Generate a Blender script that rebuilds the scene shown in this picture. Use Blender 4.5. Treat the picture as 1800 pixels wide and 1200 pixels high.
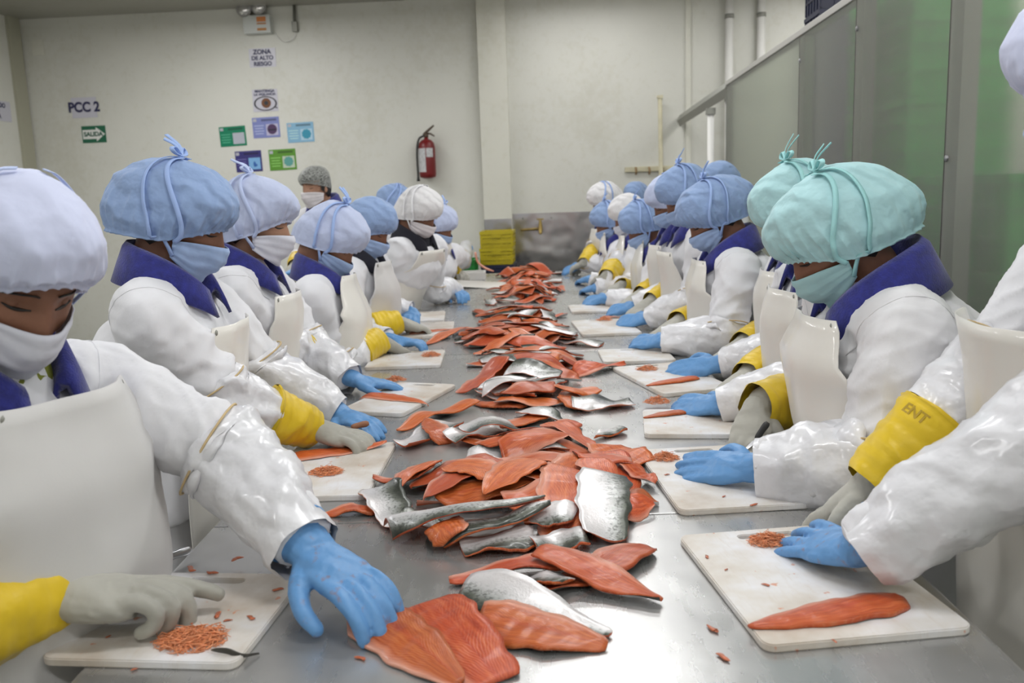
import bpy, bmesh, math, random
import numpy as np
from mathutils import Vector, Matrix
from mathutils.noise import noise as mnoise
from mathutils.bvhtree import BVHTree

# ------------------------------------------------------------------ scene, camera, light
for o in list(bpy.data.objects):
    bpy.data.objects.remove(o, do_unlink=True)
S = bpy.context.scene
COL = S.collection
R_ = math.radians
random.seed(7)

TZ = 0.82                       # table top height
CAMP = Vector((0.0, 0.0, 1.44))
FPX = 1550.0                    # focal length in pixels of the 1800 px frame
cam_d = bpy.data.cameras.new('camera')
cam = bpy.data.objects.new('camera', cam_d)
COL.objects.link(cam)
cam_d.sensor_width = 36.0
cam_d.lens = 36.0 * FPX / 1800.0
CAMR = (Matrix.Rotation(R_(0.9), 3, 'Z') @ Matrix.Rotation(R_(90 - 9.5), 3, 'X') @ Matrix.Rotation(R_(-2.0), 3, 'Z'))
cam.matrix_world = Matrix.Translation(CAMP) @ CAMR.to_4x4()
cam_d.clip_start = 0.05
cam_d.dof.use_dof = True
cam_d.dof.focus_distance = 2.0
cam_d.dof.aperture_fstop = 5.6
S.camera = cam

S.view_settings.view_transform = 'Standard'
S.view_settings.look = 'None'
S.view_settings.exposure = 0.12
S.view_settings.gamma = 1.0
S.view_settings.use_curve_mapping = False
try:
    S.cycles.use_denoising = True
    S.cycles.max_bounces = 8
    S.cycles.diffuse_bounces = 4
    S.cycles.sample_clamp_indirect = 4.0
except Exception:
    pass

W = bpy.data.worlds.new('room_air')
S.world = W
W.use_nodes = True
W.node_tree.nodes['Background'].inputs[0].default_value = (0.8, 0.82, 0.85, 1)
W.node_tree.nodes['Background'].inputs[1].default_value = 0.2

ROOM = Matrix.Rotation(R_(-3.0), 3, 'Z')          # the room sits 3 degrees off the table's axis
ROOM4 = ROOM.to_4x4()
CEIL = 3.42


def room(x, y, z):
    return ROOM @ Vector((x, y, z))


LAMPS = [(x, y) for y in (-0.9, 1.2, 3.0, 4.8, 6.6, 8.4) for x in (-3.3, 0.2, 2.6) if (x, y) != (-3.3, 8.4)] + [(-3.3, 7.7)]
LAMP_W = {-3.3: 24.0, 0.2: 16.5, 2.6: 17.0}
for i, (x, y) in enumerate(LAMPS):
    ld = bpy.data.lights.new('tube_light', 'AREA')
    ld.shape = 'RECTANGLE'
    ld.size = 1.2
    ld.size_y = 0.28
    ld.energy = LAMP_W[x] * (1.15 if y < 2 else 0.6 if y > 8 else 1.0)
    ld.color = (0.985, 0.99, 1.0)
    lo = bpy.data.objects.new('tube_light', ld)
    COL.objects.link(lo)
    lo.location = room(x, y, CEIL - 0.13)
    lo.rotation_euler = (0, 0, R_(-3))


def ray(u, v):
    d = Vector(((u - 900.0) / FPX, -(v - 600.0) / FPX, -1.0))
    return CAMR @ d


def at(u, v, Y):
    """the point seen at (u, v) of the 1800x1200 photograph at distance Y down the hall"""
    d = ray(u, v)
    return CAMP + d * (Y / d.y)


def tab(u, v, h=0.0):
    """the point seen at (u, v) that lies h above the table top"""
    d = ray(u, v)
    return CAMP + d * ((TZ + h - CAMP.z) / d.z)


# ------------------------------------------------------------------ materials
def mat(name):
    m = bpy.data.materials.new(name)
    m.use_nodes = True
    nt = m.node_tree
    b = nt.nodes['Principled BSDF']
    return m, nt, b


def node(nt, t, **kw):
    n = nt.nodes.new(t)
    for k, v in kw.items():
        if k == 'ins':
            for a, c in v.items():
                n.inputs[a].default_value = c
        else:
            setattr(n, k, v)
    return n


def coords(nt, kind='Object', scale=(1, 1, 1)):
    tc = node(nt, 'ShaderNodeTexCoord')
    mp = node(nt, 'ShaderNodeMapping')
    mp.inputs['Scale'].default_value = scale
    nt.links.new(tc.outputs[kind], mp.inputs[0])
    return mp.outputs[0]


def noise_n(nt, co, scale, detail=3, rough=0.55):
    n = node(nt, 'ShaderNodeTexNoise')
    n.inputs['Scale'].default_value = scale
    n.inputs['Detail'].default_value = detail
    n.inputs['Roughness'].default_value = rough
    if co is not None:
        nt.links.new(co, n.inputs['Vector'])
    return n.outputs[0]


def ramp(nt, fac, stops):
    n = node(nt, 'ShaderNodeValToRGB')
    e = n.color_ramp.elements
    while len(e) > 1:
        e.remove(e[-1])
    for i, (p, c) in enumerate(stops):
        x = e[0] if i == 0 else e.new(p)
        x.position = p
        x.color = (c[0], c[1], c[2], 1)
    nt.links.new(fac, n.inputs[0])
    return n.outputs[0]


def mixc(nt, fac, a, b, mode='MIX'):
    n = node(nt, 'ShaderNodeMix', data_type='RGBA', blend_type=mode)
    for s, v in ((n.inputs[0], fac), (n.inputs[6], a), (n.inputs[7], b)):
        if hasattr(v, 'is_linked') or hasattr(v, 'links'):
            nt.links.new(v, s)
        elif isinstance(v, (int, float)):
            s.default_value = v
        else:
            s.default_value = (v[0], v[1], v[2], 1)
    return n.outputs[2]


def math_n(nt, op, a, b=0.0, clamp=False):
    n = node(nt, 'ShaderNodeMath', operation=op, use_clamp=clamp)
    for s, v in ((n.inputs[0], a), (n.inputs[1], b)):
        if isinstance(v, (int, float)):
            s.default_value = v
        else:
            nt.links.new(v, s)
    return n.outputs[0]


def bump(nt, b, h, strength=0.3, dist=0.01):
    n = node(nt, 'ShaderNodeBump')
    n.inputs['Strength'].default_value = strength
    n.inputs['Distance'].default_value = dist
    nt.links.new(h, n.inputs['Height'])
    nt.links.new(n.outputs[0], b.inputs['Normal'])


def plain(name, col, rough=0.5, metal=0.0, spec=0.5, vary=0.0, vscale=8.0, bmp=0.0, bscale=60.0, bdist=0.003, sheen=0.0, coat=0.0):
    m, nt, b = mat(name)
    b.inputs['Roughness'].default_value = rough
    b.inputs['Metallic'].default_value = metal
    b.inputs['Specular IOR Level'].default_value = spec
    b.inputs['Sheen Weight'].default_value = sheen
    b.inputs['Coat Weight'].default_value = coat
    b.inputs['Base Color'].default_value = (*col, 1)
    co = coords(nt)
    if vary:
        f = noise_n(nt, co, vscale, 4)
        lo = [c * (1 - vary) for c in col]
        hi = [min(1, c * (1 + vary * 0.6)) for c in col]
        nt.links.new(ramp(nt, f, [(0.3, lo), (0.7, hi)]), b.inputs['Base Color'])
    if bmp:
        bump(nt, b, noise_n(nt, co, bscale, 3), bmp, bdist)
    return m


def cloth(name, col, rough=0.75, bstr=0.35, stretch=(1, 1, 1), glossy=False, sub=0.0, fold=9.0, dirt=0.0):
    """woven cloth or plastic film with soft folds"""
    m, nt, b = mat(name)
    co = coords(nt, 'Object', stretch)
    big = noise_n(nt, co, fold, 3, 0.5)
    w = node(nt, 'ShaderNodeTexWave', wave_type='BANDS', bands_direction='DIAGONAL')
    w.inputs['Scale'].default_value = fold * 0.45
    w.inputs['Distortion'].default_value = 7.0
    w.inputs['Detail'].default_value = 2.0
    w.inputs['Detail Scale'].default_value = 1.2
    nt.links.new(co, w.inputs['Vector'])
    h = math_n(nt, 'ADD', math_n(nt, 'MULTIPLY', big, 1.0), math_n(nt, 'MULTIPLY', w.outputs['Fac'], 0.35))
    fine = noise_n(nt, co, 260.0, 1)
    h2 = math_n(nt, 'ADD', h, math_n(nt, 'MULTIPLY', fine, 0.012))
    bump(nt, b, h2, bstr, 0.03)
    var = noise_n(nt, co, 3.0, 3)
    c0 = [c * (0.94 - dirt) for c in col]
    nt.links.new(ramp(nt, var, [(0.3, c0), (0.65, col)]), b.inputs['Base Color'])
    b.inputs['Roughness'].default_value = rough
    b.inputs['Specular IOR Level'].default_value = 0.35
    if glossy:
        b.inputs['Coat Weight'].default_value = 0.6
        b.inputs['Coat Roughness'].default_value = 0.16
        b.inputs['Specular IOR Level'].default_value = 0.5
    else:
        b.inputs['Sheen Weight'].default_value = 0.15
    return m


M = {}
M['coat'] = cloth('coat_cloth', (0.74, 0.74, 0.77), 0.8, 0.32, fold=7)
M['coat_warm'] = cloth('coat_cloth_warm', (0.70, 0.695, 0.71), 0.8, 0.3, fold=6)
M['sleeve'] = cloth('sleeve_film', (0.73, 0.73, 0.76), 0.42, 0.32, glossy=True, fold=17)
M['apron'] = cloth('apron_vinyl', (0.78, 0.755, 0.70), 0.38, 0.12, glossy=False, fold=4, dirt=0.06)
M['apron'].node_tree.nodes['Principled BSDF'].inputs['Coat Weight'].default_value = 0.35
M['apron_matt'] = cloth('apron_vinyl_matt', (0.63, 0.62, 0.61), 0.5, 0.2, fold=4, dirt=0.08)
M['cap_blue'] = cloth('cap_blue', (0.265, 0.375, 0.61), 0.8, 0.5, fold=16)
M['cap_pale'] = cloth('cap_pale_blue', (0.50, 0.56, 0.76), 0.8, 0.4, fold=14)
M['cap_lav'] = cloth('cap_lavender', (0.60, 0.64, 0.83), 0.8, 0.32, fold=12)
M['cap_mint'] = cloth('cap_mint', (0.42, 0.67, 0.70), 0.8, 0.48, fold=15)
M['cap_white'] = cloth('cap_white', (0.72, 0.71, 0.72), 0.8, 0.38, fold=16)
M['strap_blue'] = plain('strap_blue', (0.33, 0.46, 0.78), 0.8)
M['strap_pale'] = plain('strap_pale', (0.48, 0.56, 0.80), 0.8)
M['strap_mint'] = plain('strap_mint', (0.36, 0.68, 0.69), 0.8)
M['strap_white'] = plain('strap_white', (0.80, 0.80, 0.82), 0.8)
M['mask_blue'] = cloth('mask_blue', (0.33, 0.45, 0.70), 0.8, 0.3, fold=14)
M['mask_white'] = cloth('mask_white', (0.64, 0.65, 0.73), 0.8, 0.25, fold=14)
M['mask_cream'] = cloth('mask_cream', (0.68, 0.64, 0.66), 0.8, 0.2, fold=14)
M['mask_mint'] = cloth('mask_mint', (0.37, 0.60, 0.63), 0.8, 0.25, fold=14)
M['collar'] = plain('collar_fleece', (0.022, 0.026, 0.20), 0.95, vary=0.3, vscale=60, bmp=0.5, bscale=240, sheen=0.3)
M['collar_dark'] = plain('collar_black', (0.012, 0.012, 0.02), 0.95, bmp=0.4, bscale=240)
M['nitrile'] = cloth('nitrile_blue', (0.125, 0.30, 0.58), 0.42, 0.3, fold=18)
M['nitrile'].node_tree.nodes['Principled BSDF'].inputs['Sheen Weight'].default_value = 0
M['grey_glove'] = cloth('grey_rubber', (0.44, 0.43, 0.38), 0.65, 0.25, fold=14, dirt=0.25)
M['yellow'] = cloth('yellow_rubber', (0.72, 0.50, 0.015), 0.42, 0.3, fold=12, dirt=0.12)
M['skin'] = plain('skin', (0.215, 0.095, 0.055), 0.55, vary=0.15, vscale=20, bmp=0.15, bscale=180, bdist=0.002)
M['skin_light'] = plain('skin_light', (0.36, 0.19, 0.12), 0.55, vary=0.15, vscale=20, bmp=0.15, bscale=180, bdist=0.002)
M['hair'] = plain('hair_black', (0.012, 0.009, 0.008), 0.5, bmp=0.5, bscale=120)
M['eye'] = plain('eye_dark', (0.02, 0.012, 0.01), 0.25)
M['trousers'] = cloth('trouser_cloth', (0.70, 0.70, 0.72), 0.85, 0.3)
M['boot'] = plain('rubber_boot', (0.75, 0.75, 0.74), 0.4)
M['tan_band'] = plain('elastic_tan', (0.56, 0.42, 0.22), 0.7)
M['olive'] = plain('olive_shirt', (0.20, 0.22, 0.03), 0.9)
M['print'] = plain('cuff_print', (0.40, 0.26, 0.012), 0.6)
M['steel_dark'] = plain('blade_steel', (0.35, 0.35, 0.36), 0.28, metal=1.0)
M['black_handle'] = plain('black_handle', (0.03, 0.03, 0.03), 0.45)
M['wood_handle'] = plain('brown_handle', (0.28, 0.12, 0.06), 0.6)
# gloves spotted with fish
for key, amt in (('nitrile_dirty', 0.60),):
    m = M['nitrile'].copy()
    m.name = key
    nt = m.node_tree
    b = nt.nodes['Principled BSDF']
    src = b.inputs['Base Color'].links[0].from_socket
    co = coords(nt)
    f = ramp(nt, noise_n(nt, co, 60.0, 4), [(amt, (0, 0, 0)), (amt + 0.12, (1, 1, 1))])
    nt.links.new(mixc(nt, f, src, (0.20, 0.20, 0.30)), b.inputs['Base Color'])
    M[key] = m
# brushed table steel
m, nt, b = mat('table_steel')
co = coords(nt, 'Object', (1, 1, 1))
sm = noise_n(nt, co, 2.6, 5, 0.6)
st = noise_n(nt, coords(nt, 'Object', (7, 1.2, 1)), 6.0, 4, 0.6)
nt.links.new(ramp(nt, sm, [(0.3, (0.40, 0.40, 0.395)), (0.7, (0.54, 0.54, 0.535))]), b.inputs['Base Color'])
b.inputs['Metallic'].default_value = 0.72
rr = math_n(nt, 'ADD', math_n(nt, 'MULTIPLY', sm, 0.20), math_n(nt, 'MULTIPLY', st, 0.14))
nt.links.new(math_n(nt, 'ADD', rr, 0.11), b.inputs['Roughness'])
bump(nt, b, noise_n(nt, co, 7.0, 2), 0.10, 0.02)
M['table'] = m
m, nt, b = mat('wall_steel')
co = coords(nt, 'Object', (1, 1, 1))
b.inputs['Metallic'].default_value = 1.0
b.inputs['Base Color'].default_value = (0.60, 0.59, 0.60, 1)
b.inputs['Roughness'].default_value = 0.22
bump(nt, b, noise_n(nt, co, 2.2, 2), 0.45, 0.05)
M['wall_steel'] = m
# cutting boards
m, nt, b = mat('cutting_board_plastic')
co = coords(nt, 'Object')
d1 = noise_n(nt, co, 5.5, 4, 0.6)
d2 = noise_n(nt, coords(nt, 'Object', (1, 7, 1)), 22.0, 3)
base = ramp(nt, d1, [(0.38, (0.76, 0.76, 0.78)), (0.52, (0.66, 0.62, 0.57)), (0.70, (0.50, 0.42, 0.34))])
base = mixc(nt, math_n(nt, 'MULTIPLY', ramp(nt, d2, [(0.55, (0, 0, 0)), (0.75, (1, 1, 1))]), 0.25), base, (0.55, 0.45, 0.36))
sp = ramp(nt, noise_n(nt, co, 42.0, 2), [(0.70, (0, 0, 0)), (0.74, (1, 1, 1))])
base = mixc(nt, math_n(nt, 'MULTIPLY', sp, 0.75), base, (0.62, 0.22, 0.10))
nt.links.new(base, b.inputs['Base Color'])
b.inputs['Roughness'].default_value = 0.38
bump(nt, b, d2, 0.08, 0.004)
M['board'] = m


m, nt, b = mat('trout_flesh')
uv = node(nt, 'ShaderNodeUVMap')
sep = node(nt, 'ShaderNodeSeparateXYZ')
nt.links.new(uv.outputs[0], sep.inputs[0])
U, V_ = sep.outputs[0], sep.outputs[1]
oi = node(nt, 'ShaderNodeObjectInfo')
co = coords(nt)
av = math_n(nt, 'ABSOLUTE', math_n(nt, 'SUBTRACT', V_, 0.55))
wob = noise_n(nt, co, 18.0, 3)
ph = math_n(nt, 'ADD', math_n(nt, 'MULTIPLY', U, 60.0), math_n(nt, 'MULTIPLY', av, 62.0))
ph = math_n(nt, 'ADD', ph, math_n(nt, 'MULTIPLY', wob, 13.0))
chev = math_n(nt, 'POWER', math_n(nt, 'ABSOLUTE', math_n(nt, 'SINE', ph)), 7.0)
chev = math_n(nt, 'MULTIPLY', chev, ramp(nt, noise_n(nt, co, 9.0, 2), [(0.35, (.1, .1, .1)), (0.65, (1, 1, 1))]))
lng = node(nt, 'ShaderNodeTexNoise')
cmb = node(nt, 'ShaderNodeCombineXYZ')
nt.links.new(math_n(nt, 'MULTIPLY', U, 5.0), cmb.inputs[0])
nt.links.new(math_n(nt, 'MULTIPLY', V_, 17.0), cmb.inputs[1])
nt.links.new(math_n(nt, 'MULTIPLY', oi.outputs['Random'], 40.0), cmb.inputs[2])
nt.links.new(cmb.outputs[0], lng.inputs['Vector'])
lng.inputs['Scale'].default_value = 1.0
lng.inputs['Detail'].default_value = 4.0
base = ramp(nt, lng.outputs[0], [(0.28, (0.35, 0.050, 0.011)), (0.50, (0.50, 0.088, 0.020)), (0.70, (0.60, 0.150, 0.045))])
hue = node(nt, 'ShaderNodeHueSaturation')
nt.links.new(math_n(nt, 'ADD', math_n(nt, 'MULTIPLY', oi.outputs['Random'], 0.40), 0.78), hue.inputs['Value'])
nt.links.new(math_n(nt, 'ADD', math_n(nt, 'MULTIPLY', math_n(nt, 'FRACT', math_n(nt, 'MULTIPLY', oi.outputs['Random'], 7.31)), 0.014), 0.494), hue.inputs['Hue'])
nt.links.new(base, hue.inputs['Color'])
c = mixc(nt, math_n(nt, 'MULTIPLY', chev, 0.26), hue.outputs[0], (0.70, 0.28, 0.145))
mid = math_n(nt, 'POWER', math_n(nt, 'SUBTRACT', 1.0, math_n(nt, 'MULTIPLY', av, 6.0), True), 3.0)
c = mixc(nt, math_n(nt, 'MULTIPLY', mid, 0.35), c, (0.45, 0.06, 0.03))
bel = ramp(nt, math_n(nt, 'ADD', V_, math_n(nt, 'MULTIPLY', noise_n(nt, co, 14.0, 2), 0.16)), [(0.10, (1, 1, 1)), (0.27, (0, 0, 0))])
c = mixc(nt, math_n(nt, 'MULTIPLY', bel, 0.62), c, (0.76, 0.42, 0.32))
nt.links.new(c, b.inputs['Base Color'])
b.inputs['Roughness'].default_value = 0.40
b.inputs['Subsurface Weight'].default_value = 0.08
b.inputs['Subsurface Radius'].default_value = (0.012, 0.004, 0.002)
b.inputs['Coat Weight'].default_value = 0.16
b.inputs['Specular IOR Level'].default_value = 0.35
b.inputs['Coat Roughness'].default_value = 0.14
bump(nt, b, math_n(nt, 'ADD', math_n(nt, 'MULTIPLY', chev, -0.3), noise_n(nt, co, 60.0, 3)), 0.30, 0.004)
M['flesh'] = m

m, nt, b = mat('trout_skin')
uv = node(nt, 'ShaderNodeUVMap')
sep = node(nt, 'ShaderNodeSeparateXYZ')
nt.links.new(uv.outputs[0], sep.inputs[0])
co = coords(nt)
oi = node(nt, 'ShaderNodeObjectInfo')
f = math_n(nt, 'ADD', sep.outputs[1], math_n(nt, 'MULTIPLY', math_n(nt, 'SUBTRACT', noise_n(nt, co, 16.0, 4), 0.5), 0.55))
f = math_n(nt, 'ADD', f, math_n(nt, 'MULTIPLY', math_n(nt, 'SUBTRACT', oi.outputs['Random'], 0.55), 0.30))
c = ramp(nt, f, [(0.10, (0.76, 0.73, 0.73)), (0.40, (0.60, 0.59, 0.59)), (0.62, (0.34, 0.35, 0.335)), (0.75, (0.12, 0.13, 0.105)), (0.9, (0.035, 0.04, 0.03))])
spk = ramp(nt, noise_n(nt, co, 150.0, 3), [(0.50, (0, 0, 0)), (0.60, (1, 1, 1))])
spm = math_n(nt, 'MULTIPLY', spk, ramp(nt, f, [(0.30, (0.05, 0.05, 0.05)), (0.62, (0.75, 0.75, 0.75))]))
c = mixc(nt, spm, c, (0.05, 0.055, 0.045))
nt.links.new(c, b.inputs['Base Color'])
b.inputs['Metallic'].default_value = 0.30
b.inputs['Roughness'].default_value = 0.36
b.inputs['Coat Weight'].default_value = 0.3
b.inputs['Coat Roughness'].default_value = 0.12
bump(nt, b, math_n(nt, 'ADD', noise_n(nt, co, 300.0, 1), math_n(nt, 'MULTIPLY', noise_n(nt, co, 40.0, 3), 2.0)), 0.25, 0.0015)
rr = noise_n(nt, co, 30.0, 3)
nt.links.new(math_n(nt, 'ADD', math_n(nt, 'MULTIPLY', rr, 0.35), 0.18), b.inputs['Roughness'])
M['fish_skin'] = m
M['shred'] = plain('salmon_shreds', (0.80, 0.30, 0.13), 0.35, vary=.35, vscale=120, coat=.3)
M['scrap'] = plain('salmon_scrap', (0.50, 0.13, 0.05), 0.35, vary=.35, vscale=90, coat=.3)
M['fin'] = plain('fin_dark', (0.05, 0.045, 0.035), 0.4, vary=.4, vscale=60)


def wallmat(name, col, bands=False):
    m, nt, b = mat(name)
    co = coords(nt, 'Object')
    f1 = noise_n(nt, co, 0.9, 6, 0.65)
    f2 = noise_n(nt, co, 14.0, 4, 0.7)
    c = ramp(nt, f1, [(0.25, [x * 0.90 for x in col]), (0.75, col)])
    st = ramp(nt, math_n(nt, 'MULTIPLY', f1, f2), [(0.12, (0.86, 0.84, 0.76)), (0.24, (1, 1, 1))])
    nt.links.new(mixc(nt, 0.5, c, st, 'MULTIPLY'), b.inputs['Base Color'])
    b.inputs['Roughness'].default_value = 0.42
    bump(nt, b, f1, 0.06, 0.05)
    return m


M['wall'] = wallmat('wall_paint', (0.69, 0.685, 0.625))
M['wall_trim'] = wallmat('wall_trim_paint', (0.71, 0.70, 0.62))
M['ceiling'] = wallmat('ceiling_paint', (0.36, 0.35, 0.30))
M['floor'] = wallmat('floor_paint', (0.24, 0.24, 0.23))
M['pipe'] = plain('pipe_white', (0.78, 0.77, 0.74), 0.4)
M['grey_metal'] = plain('grey_metal', (0.30, 0.30, 0.27), 0.5, metal=0.5)
M['beige_wood'] = plain('beige_wood', (0.60, 0.56, 0.40), 0.6, vary=0.15)
M['rust'] = plain('rusty_hook', (0.30, 0.20, 0.10), 0.7, vary=0.3)


# ------------------------------------------------------------------ mesh helpers
def link(name, me, mats=(), parent=None):
    if not isinstance(mats, (list, tuple)):
        mats = [mats]
    me.materials.clear()
    for x in mats:
        me.materials.append(x)
    o = bpy.data.objects.new(name, me)
    COL.objects.link(o)
    if parent is not None:
        o.parent = parent
    return o


def raw(name, V, F, smooth=True):
    me = bpy.data.meshes.new(name)
    me.from_pydata([tuple(v) for v in V], [], F)
    me.validate(verbose=False)
    if smooth:
        me.polygons.foreach_set('use_smooth', [True] * len(me.polygons))
    me.update()
    return me


def mk(name, V, F, mats, parent=None, smooth=True):
    return link(name, raw(name, V, F, smooth), mats, parent)


def tag(o, label=None, cat=None, group=None, kind=None):
    if label: o['label'] = label
    if cat: o['category'] = cat
    if group: o['group'] = group
    if kind: o['kind'] = kind
    return o


def empty(name, loc=(0, 0, 0), rot=None):
    o = bpy.data.objects.new(name, None)
    o.empty_display_size = 0.05
    COL.objects.link(o)
    o.location = loc
    if rot is not None:
        o.rotation_euler = rot
    return o


class MB:
    """collects shapes for ONE mesh"""
    def __init__(s):
        s.V, s.F = [], []

    def add(s, V, F):
        n = len(s.V)
        s.V += [Vector(v) for v in V]
        s.F += [tuple(i + n for i in f) for f in F]
        return s

    def box(s, c, d, rot=None):
        c = Vector(c)
        V = []
        for z in (-.5, .5):
            for x, y in ((-.5, -.5), (.5, -.5), (.5, .5), (-.5, .5)):
                p = Vector((x * d[0], y * d[1], z * d[2]))
                if rot is not None:
                    p = rot @ p
                V.append(c + p)
        return s.add(V, [(3, 2, 1, 0), (4, 5, 6, 7), (0, 1, 5, 4), (1, 2, 6, 5), (2, 3, 7, 6), (3, 0, 4, 7)])

    def tube(s, pts, rad, n=12, cap=True, ref=None):
        return s.add(*tube(pts, rad, n, cap, ref))

    def lathe(s, prof, n=20, c=(0, 0, 0), rot=None):
        c = Vector(c)
        V, F = [], []
        for (r, z) in prof:
            for k in range(n):
                a = 2 * math.pi * k / n
                p = Vector((r * math.cos(a), r * math.sin(a), z))
                if rot is not None:
                    p = rot @ p
                V.append(c + p)
        m = len(prof)
        for i in range(m - 1):
            for k in range(n):
                k2 = (k + 1) % n
                F.append((i * n + k, i * n + k2, (i + 1) * n + k2, (i + 1) * n + k))
        F.append(tuple(range(n))[::-1])
        F.append(tuple((m - 1) * n + k for k in range(n)))
        return s.add(V, F)

    def ball(s, c, r, n=12, m=8, basis=None):
        c = Vector(c)
        if not isinstance(r, (tuple, list)):
            r = (r, r, r)
        V = []
        for i in range(m + 1):
            t = math.pi * i / m
            for k in range(n):
                a = 2 * math.pi * k / n
                p = Vector((r[0] * math.sin(t) * math.cos(a), r[1] * math.sin(t) * math.sin(a), r[2] * math.cos(t)))
                if basis is not None:
                    p = basis @ p
                V.append(c + p)
        F = []
        for i in range(m):
            for k in range(n):
                k2 = (k + 1) % n
                F.append((i * n + k, (i + 1) * n + k, (i + 1) * n + k2, i * n + k2))
        return s.add(V, F)

    def build(s, name, mats, parent=None, smooth=False, bevel=0.0):
        me = raw(name, s.V, s.F, smooth)
        if bevel:
            bm = bmesh.new()
            bm.from_mesh(me)
            bmesh.ops.remove_doubles(bm, verts=bm.verts, dist=1e-6)
            bmesh.ops.bevel(bm, geom=list(bm.edges), offset=bevel, segments=2, affect='EDGES', profile=0.7)
            bm.to_mesh(me)
            bm.free()
        return link(name, me, mats, parent)


def tube(pts, rad, n=12, cap=True, ref=None):
    """rad: one number, one per point, or (a, b) pairs; ref fixes the a-axis"""
    P = [Vector(p) for p in pts]
    m = len(P)
    if isinstance(rad, (int, float)):
        rad = [rad] * m
    T = []
    for i in range(m):
        t = P[min(i + 1, m - 1)] - P[max(i - 1, 0)]
        T.append(t.normalized() if t.length > 1e-9 else Vector((0, 0, 1)))
    V, F = [], []
    u = ref if ref is not None else (Vector((0, 0, 1)) if abs(T[0].z) < 0.9 else Vector((1, 0, 0)))
    for i in range(m):
        a = u - T[i] * u.dot(T[i])
        if a.length < 1e-6:
            a = T[i].orthogonal()
        a.normalize()
        if ref is None:
            u = a
        b = T[i].cross(a)
        r = rad[i]
        ra, rb = r if isinstance(r, (tuple, list)) else (r, r)
        for k in range(n):
            an = 2 * math.pi * k / n
            V.append(P[i] + a * (ra * math.cos(an)) + b * (rb * math.sin(an)))
    for i in range(m - 1):
        for k in range(n):
            k2 = (k + 1) % n
            F.append((i * n + k, i * n + k2, (i + 1) * n + k2, (i + 1) * n + k))
    if cap:
        F.append(tuple(range(n))[::-1])
        F.append(tuple((m - 1) * n + k for k in range(n)))
    return V, F


def smooth_path(pts, n):
    """Catmull-Rom through pts"""
    P = [Vector(p) for p in pts]
    if len(P) < 3:
        return [P[0].lerp(P[-1], i / (n - 1)) for i in range(n)]
    Q = [P[0] * 2 - P[1]] + P + [P[-1] * 2 - P[-2]]
    out = []
    segs = len(P) - 1
    for i in range(n):
        t = i / (n - 1) * segs
        k = min(int(t), segs - 1)
        f = t - k
        a, b, c, d = Q[k], Q[k + 1], Q[k + 2], Q[k + 3]
        out.append(0.5 * ((2 * b) + (c - a) * f + (2 * a - 5 * b + 4 * c - d) * f * f + (3 * b - a - 3 * c + d) * f ** 3))
    return out


def remesh(name, mb, voxel, it=3, fac=0.5):
    """fuse the shapes of mb into one continuous surface"""
    me = raw(name, mb.V, mb.F)
    o = bpy.data.objects.new('tmp', me)
    COL.objects.link(o)
    md = o.modifiers.new('r', 'REMESH')
    md.mode = 'VOXEL'
    md.voxel_size = voxel
    md.use_smooth_shade = True
    if it:
        sm = o.modifiers.new('s', 'SMOOTH')
        sm.iterations = it
        sm.factor = fac
    dg = bpy.context.evaluated_depsgraph_get()
    out = bpy.data.meshes.new_from_object(o.evaluated_get(dg))
    bpy.data.objects.remove(o, do_unlink=True)
    bpy.data.meshes.remove(me)
    out.name = name
    out.polygons.foreach_set('use_smooth', [True] * len(out.polygons))
    return out


def vnp(me):
    a = np.empty(len(me.vertices) * 3, np.float32)
    me.vertices.foreach_get('co', a)
    return a.reshape(-1, 3)


def nnp(me):
    a = np.empty(len(me.vertices) * 3, np.float32)
    me.vertex_normals.foreach_get('vector', a)
    return a.reshape(-1, 3)


def setv(me, a):
    me.vertices.foreach_set('co', np.ascontiguousarray(a, np.float32).ravel())
    me.update()


def foldf(P, seed, freq):
    """soft cloth-fold field in 0..1"""
    r = np.random.RandomState(seed)
    q = P.astype(np.float64) * freq
    wp = np.stack([np.sin(q @ r.normal(0, 0.55, 3) + r.rand() * 6) for _ in range(3)], 1) * 0.9
    q = q + wp
    v = 0
    for i in range(4):
        d = r.normal(0, 1, 3)
        d /= np.linalg.norm(d)
        s = np.sin(q @ d * (1.0 + 0.45 * i) + r.rand() * 6.28)
        v = v + (1 - np.abs(s)) ** 1.6 / (1 + 0.6 * i)
    return v / 2.2


def crumple(me, seed, freq, amp, wt=None):
    P = vnp(me)
    N = nnp(me)
    f = foldf(P, seed, freq) - 0.45
    a = amp if wt is None else amp * wt(P)
    if not isinstance(a, float):
        a = a[:, None]
    setv(me, P + N * f[:, None] * a)

# ------------------------------------------------------------------ the room
WALL_Y = 9.35
WALL_L = -5.72
WALL_R = 3.3
WALL_F = -2.2
RI = ROOM.transposed()


def onwall(u, v, off=0.0):
    """room-frame point seen at (u, v) on the back wall, off in front of it"""
    d = RI @ ray(u, v)
    c = RI @ CAMP
    return c + d * ((WALL_Y - off - c.y) / d.y)


def rbox(name, lo, hi, m, kind='structure', parent=None, bevel=0.0):
    mb = MB()
    mb.box([(a + b) / 2 for a, b in zip(lo, hi)], [abs(b - a) for a, b in zip(lo, hi)])
    o = mb.build(name, m, parent, bevel=bevel)
    if parent is None:
        o.matrix_world = ROOM4
        if kind:
            o['kind'] = kind
    return o


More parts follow.
